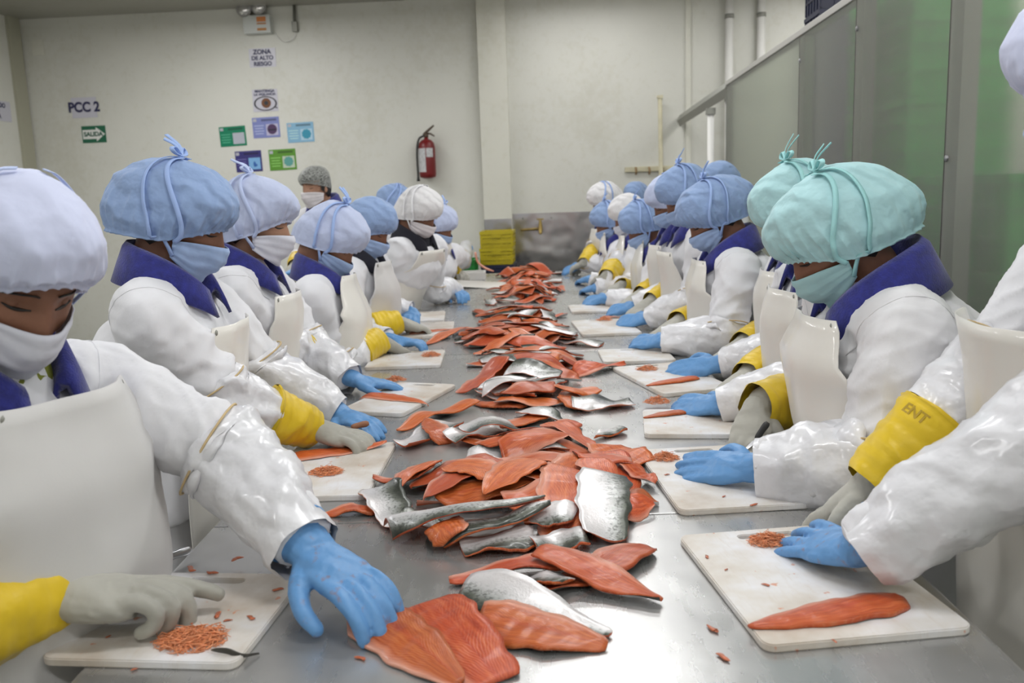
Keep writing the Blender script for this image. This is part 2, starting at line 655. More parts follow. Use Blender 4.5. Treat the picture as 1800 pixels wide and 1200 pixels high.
rbox('floor', (WALL_L - .2, WALL_F - .2, -0.1), (WALL_R + .2, WALL_Y + .2, 0.0), M['floor'])
rbox('ceiling', (WALL_L - .2, WALL_F - .2, CEIL), (WALL_R + .2, WALL_Y + .2, CEIL + .1), M['ceiling'])
rbox('wall_back', (WALL_L - .2, WALL_Y, 0), (WALL_R + .2, WALL_Y + .15, CEIL), M['wall'])
rbox('wall_left', (WALL_L - .15, WALL_F, 0), (WALL_L, WALL_Y, CEIL), M['wall'])
rbox('wall_right', (WALL_R, WALL_F, 0), (WALL_R + .15, WALL_Y, CEIL), M['wall'])
rbox('wall_front', (WALL_L, WALL_F - .15, 0), (WALL_R, WALL_F, CEIL), M['wall'])
# corner post on the left wall, pilaster on the back wall
pa = onwall(20, 120)
rbox('trim_1', (WALL_L, WALL_Y - 0.22, 0), (WALL_L + .035, WALL_Y - .03, CEIL), plain('corner_strip', (0.40, 0.39, 0.30), 0.6))
a, b_ = onwall(843, 180, .12), onwall(893, 180, .12)
rbox('trim_2', (a.x, WALL_Y - .12, 0), (b_.x, WALL_Y, CEIL), M['wall_trim'])
for i, (u0, u1) in enumerate(((1205, 1214),)):
    a, b_ = onwall(u0, 150), onwall(u1, 150)
    rbox('trim_%d' % (3 + i), (a.x, WALL_Y - .02, 0), (b_.x, WALL_Y, CEIL), M['wall_trim'])

# steel splash sheets at the foot of the back wall
a, b_ = onwall(899, 376), onwall(1046, 372)
t = empty('splash_sheet')
t.matrix_world = ROOM4
tag(t, 'rippled stainless steel sheet fixed low on the cream back wall behind the table', 'wall panel')


def sheet(name, x0, x1, z0, z1, y, amp, parent, seed):
    V, F = [], []
    nx, nz = 28, 20
    for j in range(nz + 1):
        for i in range(nx + 1):
            x = x0 + (x1 - x0) * i / nx
            z = z0 + (z1 - z0) * j / nz
            w = mnoise(Vector((x * 2.2, z * 2.6, seed))) * amp
            V.append((x, y - 0.004 + w, z))
    n0 = len(V)
    V += list(V) + [(x, y + .003, z) for x, _, z in V]          # own vertices for the cut edges
    n = n0
    for j in range(nz):
        for i in range(nx):
            k = j * (nx + 1) + i
            F.append((k, k + 1, k + nx + 2, k + nx + 1))
    for i in range(nx):
        k = nz * (nx + 1) + i + n0
        F.append((k, k + 1, k + 1 + n, k + n))
    for j in range(nz):
        k = j * (nx + 1) + n0
        F.append((k + nx + 1, k, k + n, k + nx + 1 + n))
        k += nx
        F.append((k, k + nx + 1, k + nx + 1 + n, k + n))
    return mk(name, V, F, M['wall_steel'], parent)


sheet('steel_sheet', a.x, a.x + 2.3, 0.25, a.z, WALL_Y - .01, 0.0035, t, 1.0)
for k in range(8):
    MB().lathe([(0.008, 0), (0.008, 0.004), (0.004, 0.007)], 8, (a.x + .12 + k * .3, WALL_Y - .022, a.z - .05), Matrix.Rotation(R_(90), 3, 'X')).build('rivet', M['grey_metal'], t)
tp = onwall(870, 385, .12)
t2 = empty('pilaster_guard')
t2.matrix_world = ROOM4
tag(t2, 'narrow steel guard wrapped round the foot of the cream pilaster', 'wall panel')
a2, b2 = onwall(851, 386, .14), onwall(899, 386, .14)
sheet('steel_sheet', a2.x, b2.x, 0.2, tp.z, WALL_Y - .125, 0.003, t2, 5.0)

# tap with hose stub in front of the steel sheet
t = empty('wall_tap')
t.matrix_world = ROOM4
tag(t, 'small brass tap on a short pipe across the stainless sheet', 'tap')
p0, p1 = onwall(915, 404, .06), onwall(950, 402, .06)
MB().tube([p0, (p0 + p1) / 2, p1], 0.014, 10).build('pipe', plain('old_brass', (0.34, 0.24, 0.08), 0.4, metal=0.7, vary=0.3), t, True)
mb = MB()
mb.tube([p1 + Vector((0, 0, .09)), p1, p1 - Vector((0, .03, .05))], [.012, .022, .014], 10)
mb.box(p1 + Vector((0, 0, .10)), (.07, .012, .012))
mb.build('valve', plain('brass_valve', (0.42, 0.30, 0.10), 0.4, metal=0.7), t)

# ------------------------------------------------------------------ translucent partition on the right
e0 = RI @ at(1276, 150, 6.5)
PX, PY1, PZ = e0.x, e0.y, e0.z
m, nt, b = mat('polycarbonate_sheet')
co = coords(nt, 'Object')
wv = node(nt, 'ShaderNodeTexWave', wave_type='BANDS', bands_direction='Y')
wv.inputs['Scale'].default_value = 26.0
nt.links.new(co, wv.inputs['Vector'])
b.inputs['Base Color'].default_value = (0.54, 0.525, 0.49, 1)
b.inputs['Roughness'].default_value = 0.4
bump(nt, b, wv.outputs['Fac'], 0.25, 0.003)
rf = node(nt, 'ShaderNodeBsdfRefraction')
rf.inputs['Color'].default_value = (0.80, 0.84, 0.78, 1)
rf.inputs['Roughness'].default_value = 0.20
rf.inputs['IOR'].default_value = 1.12
mx = node(nt, 'ShaderNodeMixShader')
mx.inputs[0].default_value = 0.76
out = nt.nodes['Material Output']
nt.links.new(b.outputs[0], mx.inputs[1])
nt.links.new(rf.outputs[0], mx.inputs[2])
nt.links.new(mx.outputs[0], out.inputs[0])
M['poly'] = m
seams = [PY1]
for u in (1405, 1503, 1668):
    d = RI @ ray(u, 100)
    c = RI @ CAMP
    seams.append(c.y + d.y * (PX - c.x) / d.x)
seams += [seams[-1] - 1.05, seams[-1] - 2.1]
part = empty('partition')
part.matrix_world = ROOM4
tag(part, 'tall translucent grey plastic partition screwed to steel posts on the right', 'partition')
for i in range(len(seams) - 1):
    y1, y0 = seams[i], seams[i + 1]
    mb = MB()
    mb.box((PX + .004, (y0 + y1) / 2, PZ / 2 + .04), (.008, y1 - y0 - .008, PZ - .08))
    mb.build('panel', M['poly'], part)
for i, y in enumerate(seams):
    mb = MB()
    mb.box((PX + .035, y - (0.03 if i else -0.0), PZ / 2), (.05, .09, PZ - .02))
    mb.build('post', plain('post_grey', (0.33, 0.32, 0.31), 0.5), part, bevel=.004)
    for z in (0.35, 0.95, 1.5, PZ - .12):
        mb = MB()
        mb.lathe([(0.011, 0), (0.010, 0.004), (0.004, 0.007)], 8, (PX - .0005, y - .02, z), Matrix.Rotation(R_(-90), 3, 'Y'))
        mb.build('screw', M['steel_dark'], part)
mb = MB()
mb.box((PX + .03, (seams[0] + seams[-1]) / 2, PZ + .012), (.07, seams[0] - seams[-1], .03))
mb.build('top_rail', plain('rail_grey', (0.42, 0.41, 0.38), 0.45), part, bevel=.004)
# rail running on from the partition to the back wall
q0, q1 = onwall(1214, 200), Vector((PX + .02, PY1, PZ - .02))
mb = MB()
q0 = Vector((PX + .02, WALL_Y - .002, PZ - .03))
mb.tube([q0, q1 - Vector((0, .01, 0))], [(.055, .03)] * 2, 4, ref=Vector((0, 0, 1)))
o = mb.build('door_rail', M['grey_metal'])
o.matrix_world = ROOM4
tag(o, 'grey steel rail bridging the partition top and the back wall', 'rail')
for (u, v0, v1, r, lab) in ((1282, -60, 250, .040, 'white vertical pipe on the back wall beside the rail'),
                            (1338, -60, 250, .040, 'white vertical pipe rising behind the partition top')):
    p = onwall(u, 60, .07)
    t = empty('wall_pipe')
    t.matrix_world = ROOM4
    tag(t, lab, 'pipe')
    MB().tube([(p.x, p.y, 0.0), (p.x, p.y, CEIL)], r, 14).build('pipe', M['pipe'], t, True)
    for z in (1.0, 2.3, 3.1):
        MB().tube([(p.x, p.y, z - .02), (p.x, p.y, z + .02)], r + .006, 14).build('clamp', M['grey_metal'], t, True)
p = RI @ at(1271, 230, 7.3)
t = empty('rail_post')
t.matrix_world = ROOM4
tag(t, 'slim pale post under the grey steel rail end', 'post')
MB().tube([(PX + .02, p.y, 0), (PX + .02, p.y, PZ - .14)], .026, 12).build('pole', M['pipe'], t, True)
MB().box((PX + .02, p.y, PZ - .11), (.07, .07, .05)).build('bracket', M['grey_metal'], t)

# hook rack and wooden pole on the back wall
t = empty('hook_rack')
t.matrix_world = ROOM4
tag(t, 'pale wooden hook rail with rusty hooks on the back wall', 'rack')
p0, p1 = onwall(1098, 297, .02), onwall(1195, 296, .02)
MB().box((p0 + p1) / 2, ((p1 - p0).length, .03, .05)).build('rail', M['beige_wood'], t, bevel=.004)
for k in range(4):
    p = p0.lerp(p1, .2 + .24 * k)
    mb = MB()
    mb.tube(smooth_path([p + Vector((0, -.015, .01)), p + Vector((0, -.06, 0)), p + Vector((0, -.07, -.04)), p + Vector((0, -.03, -.05))], 8), .012, 8)
    mb.build('hook', M['rust'], t, True)
t = empty('wooden_pole')
t.matrix_world = ROOM4
tag(t, 'thin upright wooden pole standing against the back wall by the hook rail', 'pole')
p = onwall(1160, 172, .10)
pb = onwall(1164, 300, .10)
MB().tube([(pb.x, p.y - .02, .0), (p.x, p.y, p.z)], .022, 10).build('shaft', M['beige_wood'], t, True)
MB().box((p.x, p.y, p.z + .01), (.06, .05, .03)).build('cap', M['beige_wood'], t, bevel=.004)


# ------------------------------------------------------------------ signs
def ink(name, col, rough=0.6):
    k = 'ink_' + name
    if k not in M:
        M[k] = plain(k, col, rough)
    return M[k]


def text(parent, s, loc, size, m, name='lettering', sx=1.0):
    c = bpy.data.curves.new(name, 'FONT')
    c.body = s
    c.size = size
    c.align_x = 'CENTER'
    c.align_y = 'CENTER'
    c.offset = size * 0.04
    c.extrude = 0.0006
    o = bpy.data.objects.new(name, c)
    COL.objects.link(o)
    o.data.materials.append(m)
    o.parent = parent
    o.location = loc
    o.rotation_euler = (R_(90), 0, 0)
    o.scale = (sx, 1, 1)
    bpy.context.view_layer.update()
    me = bpy.data.meshes.new_from_object(o.evaluated_get(bpy.context.evaluated_depsgraph_get()))
    bpy.data.objects.remove(o, do_unlink=True)
    o = link(name, me, m, parent)
    o.location = loc
    o.rotation_euler = (R_(90), 0, 0)
    o.scale = (sx, 1, 1)
    return o


def sign(name, corners, m, label, cat='sign', thick=.004, roll=None):
    """flat board on the back wall; returns (root, width, height)"""
    tl, br = onwall(*corners[0]), onwall(*corners[1])
    c = (tl + br) / 2
    w, h = abs(br.x - tl.x), abs(tl.z - br.z)
    t = empty(name)
    t.matrix_world = ROOM4 @ Matrix.Translation((c.x, WALL_Y - thick / 2 - .0005, c.z)) @ Matrix.Rotation(R_(roll or 0), 4, 'Y')
    tag(t, label, cat)
    MB().box((0, 0, 0), (w, thick, h)).build('board', m, t)
    return t, w, h


PAPER = plain('sign_paper', (0.56, 0.55, 0.62), 0.3)
INK = ink('navy', (0.03, 0.03, 0.09))
t, w, h = sign('wall_sign', ((124, 172), (172, 206)), PAPER, 'pale lilac paper sign reading PCC 2 in dark letters')
text(t, 'PCC 2', (0, -.004, 0), h * .66, INK, sx=0.92)
t, w, h = sign('exit_sign', ((143, 222), (188, 250)), ink('green', (0.01, 0.12, 0.06), .4), 'green exit sign reading SALIDA on a white arrow')
A = [(-.46, -.27), (.10, -.27), (.10, -.42), (.47, 0), (.10, .42), (.10, .27), (-.46, .27)]
V = [(x * w, -.0045, z * h) for x, z in A] + [(x * w, -.002, z * h) for x, z in A]
F = [tuple(range(7))[::-1], tuple(range(7, 14))] + [(i, (i + 1) % 7, (i + 1) % 7 + 7, i + 7) for i in range(7)]
mk('arrow', V, F, ink('white', (0.75, 0.75, 0.72), .4), t, False)
text(t, 'SALIDA', (-w * .02, -.0055, 0), h * .36, ink('darkgreen', (0.02, 0.10, 0.06)), sx=1.0)
t, w, h = sign('wall_sign', ((437, 86), (486, 117)), PAPER, 'laminated paper sign reading ZONA DE ALTO RIESGO below the emergency light')
text(t, 'ZONA', (0, -.004, h * .30), h * .34, INK)
text(t, 'DE ALTO', (0, -.004, -h * .02), h * .30, INK)
text(t, 'RIESGO', (0, -.004, -h * .33), h * .30, INK)
t, w, h = sign('wall_sign', ((443, 158), (490, 195)), PAPER, 'paper sign with a large drawn brown eye', roll=0)
text(t, 'MANTENGA', (0, -.004, h * .42), h * .17, INK)
text(t, 'LA VIGILANCIA', (0, -.004, h * .27), h * .15, INK)


def ring_mesh(name, rx, rz, wd, y, m, parent, cz=0.0, cx=0.0, n=36):
    V, F = [], []
    for k in range(n):
        a = 2 * math.pi * k / n
        for r in (1.0, 1.0 - wd):
            V.append((cx + rx * r * math.cos(a), y, cz + rz * r * math.sin(a)))
    for k in range(n):
        k2 = (k + 1) % n
        if wd >= 1:
            pass
        F.append((2 * k, 2 * k + 1, 2 * k2 + 1, 2 * k2))
    if wd >= 1:
        V = V[::2]
        F = [tuple(range(n))[::-1]]
    V2 = V + [(x, yy + .0012, z) for x, yy, z in V]
    nn = len(V)
    F2 = list(F) + [tuple(i + nn for i in f[::-1]) for f in F]
    return mk(name, V2, F2, m, parent, False)


ring_mesh('eye_outline', w * .46, h * .33, .14, -.0042, ink('eye_line', (0.03, 0.03, 0.04)), t, cz=-h * .14)
ring_mesh('iris', w * .19, w * .19, 1.0, -.0042, ink('iris', (0.16, 0.06, 0.02)), t, cz=-h * .12, cx=w * .03)
ring_mesh('pupil', w * .08, w * .08, 1.0, -.0055, ink('eye_line', (0.03, 0.03, 0.04)), t, cz=-h * .12, cx=w * .03)
mb = MB()
mb.box((w * .42, -.004, -h * .34), (w * .1, .002, h * .05), Matrix.Rotation(R_(25), 3, 'Y'))
mb.build('eye_tail', ink('eye_line', (0.03, 0.03, 0.04)), t)

posters = [
    ('green', (0.0, 0.20, 0.10), (0.45, 0.47, 0.53), ((385, 223), (434, 256)), 'dark green landscape poster, leftmost of the five on the back wall', 'plain'),
    ('violet', (0.20, 0.23, 0.50), (0.48, 0.46, 0.62), ((443, 207), (493, 241)), 'lavender blue poster with a dark round picture under the eye sign', 'dark'),
    ('sky', (0.22, 0.43, 0.60), (0.42, 0.60, 0.72), ((504, 216), (553, 249)), 'light blue poster with a teal splash, rightmost of the five', 'teal'),
    ('navy_poster', (0.035, 0.03, 0.17), (0.20, 0.42, 0.70), ((413, 266), (462, 301)), 'dark navy poster with a light blue picture, lower pair', 'drop'),
    ('lime', (0.10, 0.28, 0.025), (0.50, 0.58, 0.45), ((472, 263), (522, 298)), 'grass green poster with a teal round picture, lower pair', 'leaf'),
]
for (nm, col, pic, cor, lab, style) in posters:
    t, w, h = sign('poster', cor, ink('p_' + nm, col, .35), lab, 'poster', roll=-2.0 if style in ('plain',) else -1.2)
    t['group'] = 'coloured posters on the back wall'
    lt = ink('p_line_' + nm, [min(.7, c * 1.7 + .09) for c in col])
    dk = ink('p_dark_' + nm, [c * .45 for c in col])
    MB().box((w * .22, -.0028, -h * .12), (w * .44, .0016, h * .56)).build('picture', ink('p_pic_' + nm, pic, .35), t)
    MB().box((w * .12, -.0028, h * .36), (w * .56, .0014, h * .10)).build('title_bar', dk, t)
    MB().box((-w * .40, -.0028, h * .37), (w * .13, .0014, h * .14)).build('badge', ink('badge', (.45, .45, .5)), t)
    mb = MB()
    for k in range(4):
        mb.box((-w * .26, -.0028, h * (.10 - .13 * k)), (w * (.36 - .05 * (k % 2)), .0012, h * .045))
    mb.build('print_lines', lt, t)
    if style == 'dark':
        ring_mesh('blot', w * .18, w * .18, 1.0, -.0044, ink('blot', (0.07, 0.03, 0.10)), t, cz=-h * .10, cx=w * .22)
        MB().box((w * .22, -.0052, -h * .13), (w * .30, .001, h * .07)).build('band', ink('blot2', (.015, .012, .03)), t)
    elif style in ('teal', 'leaf'):
        mb = MB()
        c3 = (0.03, 0.27, 0.40) if style == 'teal' else (0.10, 0.33, 0.30)
        for k in range(9):
            a = 2 * math.pi * k / 9
            mb.ball((w * .22 + math.cos(a) * w * .12, -.0035, -h * .10 + math.sin(a) * w * .12), (w * .065, .0012, w * .065), 8, 4)
        mb.ball((w * .22, -.0035, -h * .10), (w * .13, .0014, w * .13), 12, 4)
        mb.build('blot', ink('blot_' + style, c3), t)
    elif style == 'drop':
        mb = MB()
        mb.ball((w * .22, -.0035, -h * .15), (w * .05, .0012, h * .14), 10, 6)
        mb.ball((w * .26, -.0035, -h * .20), (w * .07, .0012, h * .07), 10, 6)
        mb.build('blot', ink('blot_drop', (0.03, 0.12, 0.40)), t)

# sign on the left wall, cut by the frame
cc = RI @ CAMP
d = RI @ ray(38, 200)
k = (WALL_L + .004 - cc.x) / d.x
p = cc + d * k
p.y = min(p.y, WALL_Y - .30)
t = empty('wall_sign')
t.matrix_world = ROOM4 @ Matrix.Translation((WALL_L + .004, p.y - .33, p.z + .0)) @ Matrix.Rotation(R_(90), 4, 'Z')
tag(t, 'lilac paper sign with three dark lines on the left wall', 'sign')
MB().box((0, 0, 0), (.62, .004, .20)).build('board', PAPER, t)
text(t, 'CONFORMADO', (0, -.004, .055), .062, INK)
text(t, 'MEDIDO', (0, -.004, 0), .062, INK)
text(t, 'DE CAÑA', (0, -.004, -.055), .062, INK)

# faint socket plate high on the back wall
t, w, h = sign('blank_plate', ((56, 71), (79, 97)), M['wall_trim'], 'cream blank cover plate high on the back wall near the corner', 'cover plate', thick=.012)

# emergency light with two round heads
tl, br = onwall(432, 31), onwall(481, 60)
t = empty('emergency_light')
w, h = br.x - tl.x, tl.z - br.z
t.matrix_world = ROOM4 @ Matrix.Translation(((tl.x + br.x) / 2, WALL_Y - .05, (tl.z + br.z) / 2))
tag(t, 'white twin head emergency light with orange labels near the ceiling', 'emergency light')
MB().box((0, 0, 0), (w, .10, h)).build('housing', plain('housing_white', (0.60, 0.62, 0.60), 0.4), t, bevel=.008)
for k, (x, z) in enumerate(((-w * .43, h * .86), (w * .12, h * .96))):
    Rr = Matrix.Rotation(R_(90), 3, 'X')
    MB().lathe([(.02, -.05), (.055, -.045), (.075, .0), (.078, .03), (.070, .032)], 20, (x, -.02, z), Rr).build('lamp_head', plain('lamp_grey', (0.30, 0.29, 0.28), 0.4), t, True)
    MB().ball((x, -.047, z), (.064, .022, .064), 16, 8).build('lens', plain('lens_grey', (0.55, 0.54, 0.53), 0.08, metal=.7), t, True)
    MB().tube([(x * .8, 0, h * .45), (x, 0, z - .06)], .012, 8).build('bracket', M['grey_metal'], t, True)
for z, hh, c in ((h * .26, h * .28, (0.62, 0.22, 0.06)), (h * .02, h * .08, (.45, .17, .04)), (-h * .30, h * .14, (0.50, 0.22, 0.06))):
    MB().box((w * .19, -.052, z), (w * .34, .003, hh)).build('label_strip', plain('orange_label', c, .5), t)
# conduit with small box at the top of the wall
p0 = onwall(517, 8, .03)
p1 = onwall(518, 38, .03)
t = empty('conduit')
t.matrix_world = ROOM4
tag(t, 'dark cable conduit dropping from the ceiling into a small box', 'conduit')
MB().tube([(p0.x, p0.y, CEIL), p1], .016, 10).build('pipe', plain('conduit_dark', (0.13, 0.13, 0.11), .5), t, True)
MB().box(p1 - Vector((0, 0, .05)), (.055, .05, .10)).build('junction_box', M['grey_metal'], t, bevel=.006)
mb = MB()
mb.tube(smooth_path([p1 - Vector((0, 0, .1)), p1 + Vector((-.03, 0, -.17)), p1 + Vector((-.14, .01, -.19)), p1 + Vector((-.22, .02, -.1))], 14), .004, 6)
mb.build('cable', M['pipe'], t, True)

# fire extinguisher
c = onwall(751, 280, .11)
t = empty('fire_extinguisher')
t.matrix_world = ROOM4 @ Matrix.Translation((c.x, c.y, c.z))
tag(t, 'red fire extinguisher with white label hanging on the back wall', 'fire extinguisher')
H = .15
red = plain('extinguisher_red', (0.17, 0.008, 0.010), .35)
MB().lathe([(.04, -H - .045), (.082, -H - .03), (.087, -H), (.087, H - .03), (.078, H + .015), (.05, H + .045), (.022, H + .055), (.022, H + .07)], 24).build('cylinder', red, t, True)
Vl, Fl = [], []
for (a0, a1, z0, z1, nm) in ((-170, -92, -.13, .11, 'instruction_label'), (-86, -38, .02, .11, 'small_label')):
    V, F = [], []
    for k in range(11):
        a = R_(a0 + (a1 - a0) * k / 10)
        for z in (z0, z1):
            for r in (.0878, .0888):
                V.append((r * math.cos(a), r * math.sin(a), z))
    for k in range(10):
        i = k * 4
        F += [(i + 1, i + 5, i + 7, i + 3), (i, i + 2, i + 6, i + 4), (i + 2, i + 3, i + 7, i + 6), (i, i + 4, i + 5, i + 1)]
    F += [(0, 1, 3, 2), (40, 42, 43, 41)]
    mk(nm, V, F, plain('label_white', (0.55, 0.55, 0.56), .4, vary=.25, vscale=50), t, False)
dark = plain('valve_dark', (0.10, 0.07, 0.05), .4, metal=.5)
MB().lathe([(.02, H + .07), (.026, H + .08), (.022, H + .11), (.012, H + .115)], 14).build('valve', dark, t, True)
mb = MB()
mb.tube([(-.03, 0, H + .10), (.01, 0, H + .13), (.085, 0, H + .19)], [.011, .014, .009], 8)
mb.tube([(.0, 0, H + .11), (.05, -.02, H + .105), (.09, -.02, H + .08)], [.011, .010, .007], 8)
mb.build('handle', dark, t, True)
MB().tube(smooth_path([(-.02, -.02, H + .09), (-.075, -.03, H + .05), (-.098, -.03, H - .08), (-.098, -.03, -H + .02), (-.098, -.03, -H - .03)], 20), .011, 8).build('hose', M['black_handle'], t, True)
MB().lathe([(.011, 0), (.018, -.05)], 10, (-.098, -.03, -H - .02)).build('nozzle', M['black_handle'], t, True)
MB().box((0, .098, .05), (.05, .02, .12)).build('bracket', M['grey_metal'], t)


# ------------------------------------------------------------------ crates
def make_crate(name, m, w, d, h, label, group, place=None, rows=3, cols=5, lab=False):
    t = empty(name)
    tag(t, label, 'crate', group)
    mb = MB()
    th = .008
    mb.box((0, 0, th / 2), (w - .03, d - .03, th))
    mb.build('base', m, t)
    for k, (cx, cy, sx, sy) in enumerate(((0, -d / 2 + .014, w - .03, th), (0, d / 2 - .014, w - .03, th), (-w / 2 + .014, 0, th, d - .03), (w / 2 - .014, 0, th, d - .03))):
        mb = MB()
        mb.box((cx, cy, h / 2), (sx, sy, h - .004))
        along = sx > sy
        L = max(sx, sy)
        for j in range(cols + 1):
            o = -L / 2 + L * j / cols
            ox, oy = (cx + o, cy + (-.006 if cy < 0 else .006)) if along else (cx + (-.006 if cx < 0 else .006), cy + o)
            mb.box((ox, oy, h / 2), (.012, .010, h - .02) if along else (.010, .012, h - .02))
        for j in range(1, rows):
            z = h * j / rows
            ox, oy = (cx, cy + (-.007 if cy < 0 else .007)) if along else (cx + (-.007 if cx < 0 else .007), cy)
            mb.box((ox, oy, z), (L, .011, .014) if along else (.011, L, .014))
        mb.build('side', m, t)
    mb = MB()
    for sx in (-1, 1):
        mb.box((0, sx * (d / 2 - .008), h - .014), (w, .018, .028))
        mb.box((sx * (w / 2 - .008), 0, h - .014), (.018, d - .034, .028))
    mb.build('rim', m, t)
    for yy in (-d / 2 - .001, d / 2 + .001):
        MB().box((0, yy, h * .72), (w * .26, .012, .03)).build('hand_grip', m, t)
    if lab:
        MB().box((-w * .18, -d / 2 - .004, h * .55), (w * .36, .006, .03)).build('label_card', ink('card', (.6, .62, .6)), t)
    return t


def dup(root, mw, label=None, group=None):
    r = root.copy()
    COL.objects.link(r)
    r.matrix_world = mw
    if label: r['label'] = label
    if group: r['group'] = group
    for ch in list(root.children):
        c = ch.copy()
        COL.objects.link(c)
        c.parent = r
        for g in ch.children:
            e = g.copy()
            COL.objects.link(e)
            e.parent = c
    return r


YEL = plain('crate_yellow', (0.50, 0.40, 0.01), .45, vary=.12)
NAV = plain('crate_navy', (0.014, 0.018, 0.055), .45, vary=.2)
GRN = plain('crate_green', (0.012, 0.20, 0.03), .45, vary=.15)


def stack_at(u0, u1, v_top, Y):
    a, b = RI @ at(u0, v_top, Y), RI @ at(u1, v_top, Y)
    return (a + b) / 2, (b - a).length


c, w = stack_at(846, 904, 405, 8.55)
zt = c.z
hy = .158
first = None
for k in range(2):
    mw = ROOM4 @ Matrix.Translation((c.x - (.008 if k else .0), c.y, zt - hy * (k + 1)))
    lab = ('yellow ribbed crate, topmost of the stack beside the steel sheet', 'yellow ribbed crate second from the top of the stack by the steel sheet')[k]
    if first is None:
        first = make_crate('plastic_crate', YEL, w, .40, hy, lab, 'yellow crates stacked at the far wall', rows=3, cols=6)
        first.matrix_world = mw
    else:
        dup(first, mw, lab)
zb = zt - 2 * hy
n = 4
hn = zb / n
first = make_crate('plastic_crate', NAV, w, .42, hn - .001, 'dark navy crate under the yellow crates at the far wall', 'navy crates under the yellow ones', rows=2)
for k in range(n):
    mw = ROOM4 @ Matrix.Translation((c.x, c.y, hn * k))
    if k == 0:
        first.matrix_world = mw
    else:
        dup(first, mw)
c, w = stack_at(787, 836, 455, 8.2)
zt = c.z
n = 4
hg = zt / n
first = make_crate('plastic_crate', GRN, .36, .34, hg - .001, 'green crate with a white card, topmost of the stack beside the yellow crates', 'green crates at the far end', rows=2, lab=True)
first.matrix_world = ROOM4 @ Matrix.Translation((c.x - .04, c.y, hg * (n - 1)))
for k in range(n - 1):
    dup(first, ROOM4 @ Matrix.Translation((c.x - .04, c.y, hg * k)), 'green crate beneath the carded green crate at the far end')
# green crates standing behind the translucent partition
gfirst = None
ORD = ['on the floor', 'second from the floor', 'third from the floor', 'fourth from the floor', 'fifth up', 'sixth up', 'seventh up', 'eighth up', 'ninth up', 'tenth up']
GRN2 = plain('crate_leaf_green', (0.018, 0.36, 0.045), .45, vary=.15)
def behind(u, off):
    d = RI @ ray(u, 400)
    c = RI @ CAMP
    return c.y + d.y * (PX + off - c.x) / d.x


for (yy, xx, nn, lab) in ((behind(1584, .30), .30, 8, 'green crate behind the partition, farther tall stack'),
                          (behind(1648, .30), .30, 8, 'green crate behind the partition, tall stack by the grey post'),
                          (behind(1735, .30), .30, 5, 'green crate behind the partition, low stack past the post'),
                          (behind(1835, .30), .30, 5, 'green crate behind the nearest partition panel')):
    for k in range(nn):
        mw = ROOM4 @ Matrix.Translation((PX + xx, yy, .29 * k))
        if gfirst is None:
            gfirst = make_crate('plastic_crate', GRN2, .38, .34, .288, lab + ', ' + ORD[k], lab + ' stack', rows=3)
            gfirst.matrix_world = mw
        else:
            dup(gfirst, mw, lab + ', ' + ORD[k], lab + ' stack')
nf = make_crate('plastic_crate', NAV, .50, .40, .29, 'dark navy crate in the tall stack beyond the partition top', 'navy crates beyond the partition', rows=3)
pnav = RI @ at(1490, 5, 6.6)
for k in range(10):
    mw = ROOM4 @ Matrix.Translation((pnav.x, pnav.y, .292 * k))
    if k == 0:
        nf.matrix_world = mw
        nf['label'] += ', ' + ORD[0]
    else:
        dup(nf, mw, 'dark navy crate in the tall stack beyond the partition top, ' + ORD[k])

# ------------------------------------------------------------------ ceiling lamps
tube_m, nt, b = mat('lamp_tube')
b.inputs['Emission Color'].default_value = (1, .98, .95, 1)
b.inputs['Emission Strength'].default_value = 6.0
fx = None
for (x, y) in LAMPS:
    mw = ROOM4 @ Matrix.Translation((x, y, CEIL))
    if fx is None:
        fx = empty('ceiling_lamp')
        tag(fx, 'white twin tube ceiling lamp over the work hall', 'lamp', 'tube lamps on the ceiling')
        MB().box((0, 0, -.03), (1.3, .24, .06)).build('housing', M['pipe'], fx, bevel=.006)
        for s in (-.06, .06):
            MB().tube([(-.6, s, -.085), (.6, s, -.085)], .015, 10).build('tube', tube_m, fx, True)
            for e in (-.62, .62):
                MB().box((e, s, -.075), (.03, .04, .05)).build('socket', M['pipe'], fx)
        fx.matrix_world = mw
    else:
        dup(fx, mw)

# ------------------------------------------------------------------ work tables
TW = 1.24
tbl = None
labs = ['nearest section of the long stainless steel work table', 'second section of the long stainless table, under the main fillet heap',
        'third section of the long stainless work table', 'far section of the long stainless work table']
for k in range(4):
    y0 = -.17 + 1.8 * k
    mw = Matrix.Translation((0, y0 + .9, 0))
    if tbl is None:
        tbl = empty('work_table')
        mb = MB()
        mb.box((0, 0, TZ - .02), (TW, 1.797, .04))
        mb.build('tabletop', M['table'], tbl, bevel=.004)
        for sx in (-1, 1):
            MB().box((sx * (TW / 2 - .012), 0, TZ - .07), (.02, 1.76, .06)).build('apron_rail', M['table'], tbl)
            for sy in (-1, 1):
                MB().tube([(sx * (TW / 2 - .10), sy * .82, .02), (sx * (TW / 2 - .10), sy * .82, TZ - .04)], .02, 12).build('leg', M['table'], tbl, True)
                MB().lathe([(.026, 0), (.026, .015), (.018, .03)], 12, (sx * (TW / 2 - .10), sy * .82, 0)).build('foot', M['black_handle'], tbl, True)
        MB().box((0, 0, .20), (TW - .2, 1.6, .02)).build('shelf', M['table'], tbl)
        tag(tbl, labs[0], 'table', 'sections of the work table')
        tbl.matrix_world = mw
    else:
        dup(tbl, mw, labs[k])

# ------------------------------------------------------------------ people
Z3 = Vector((0, 0, 1))


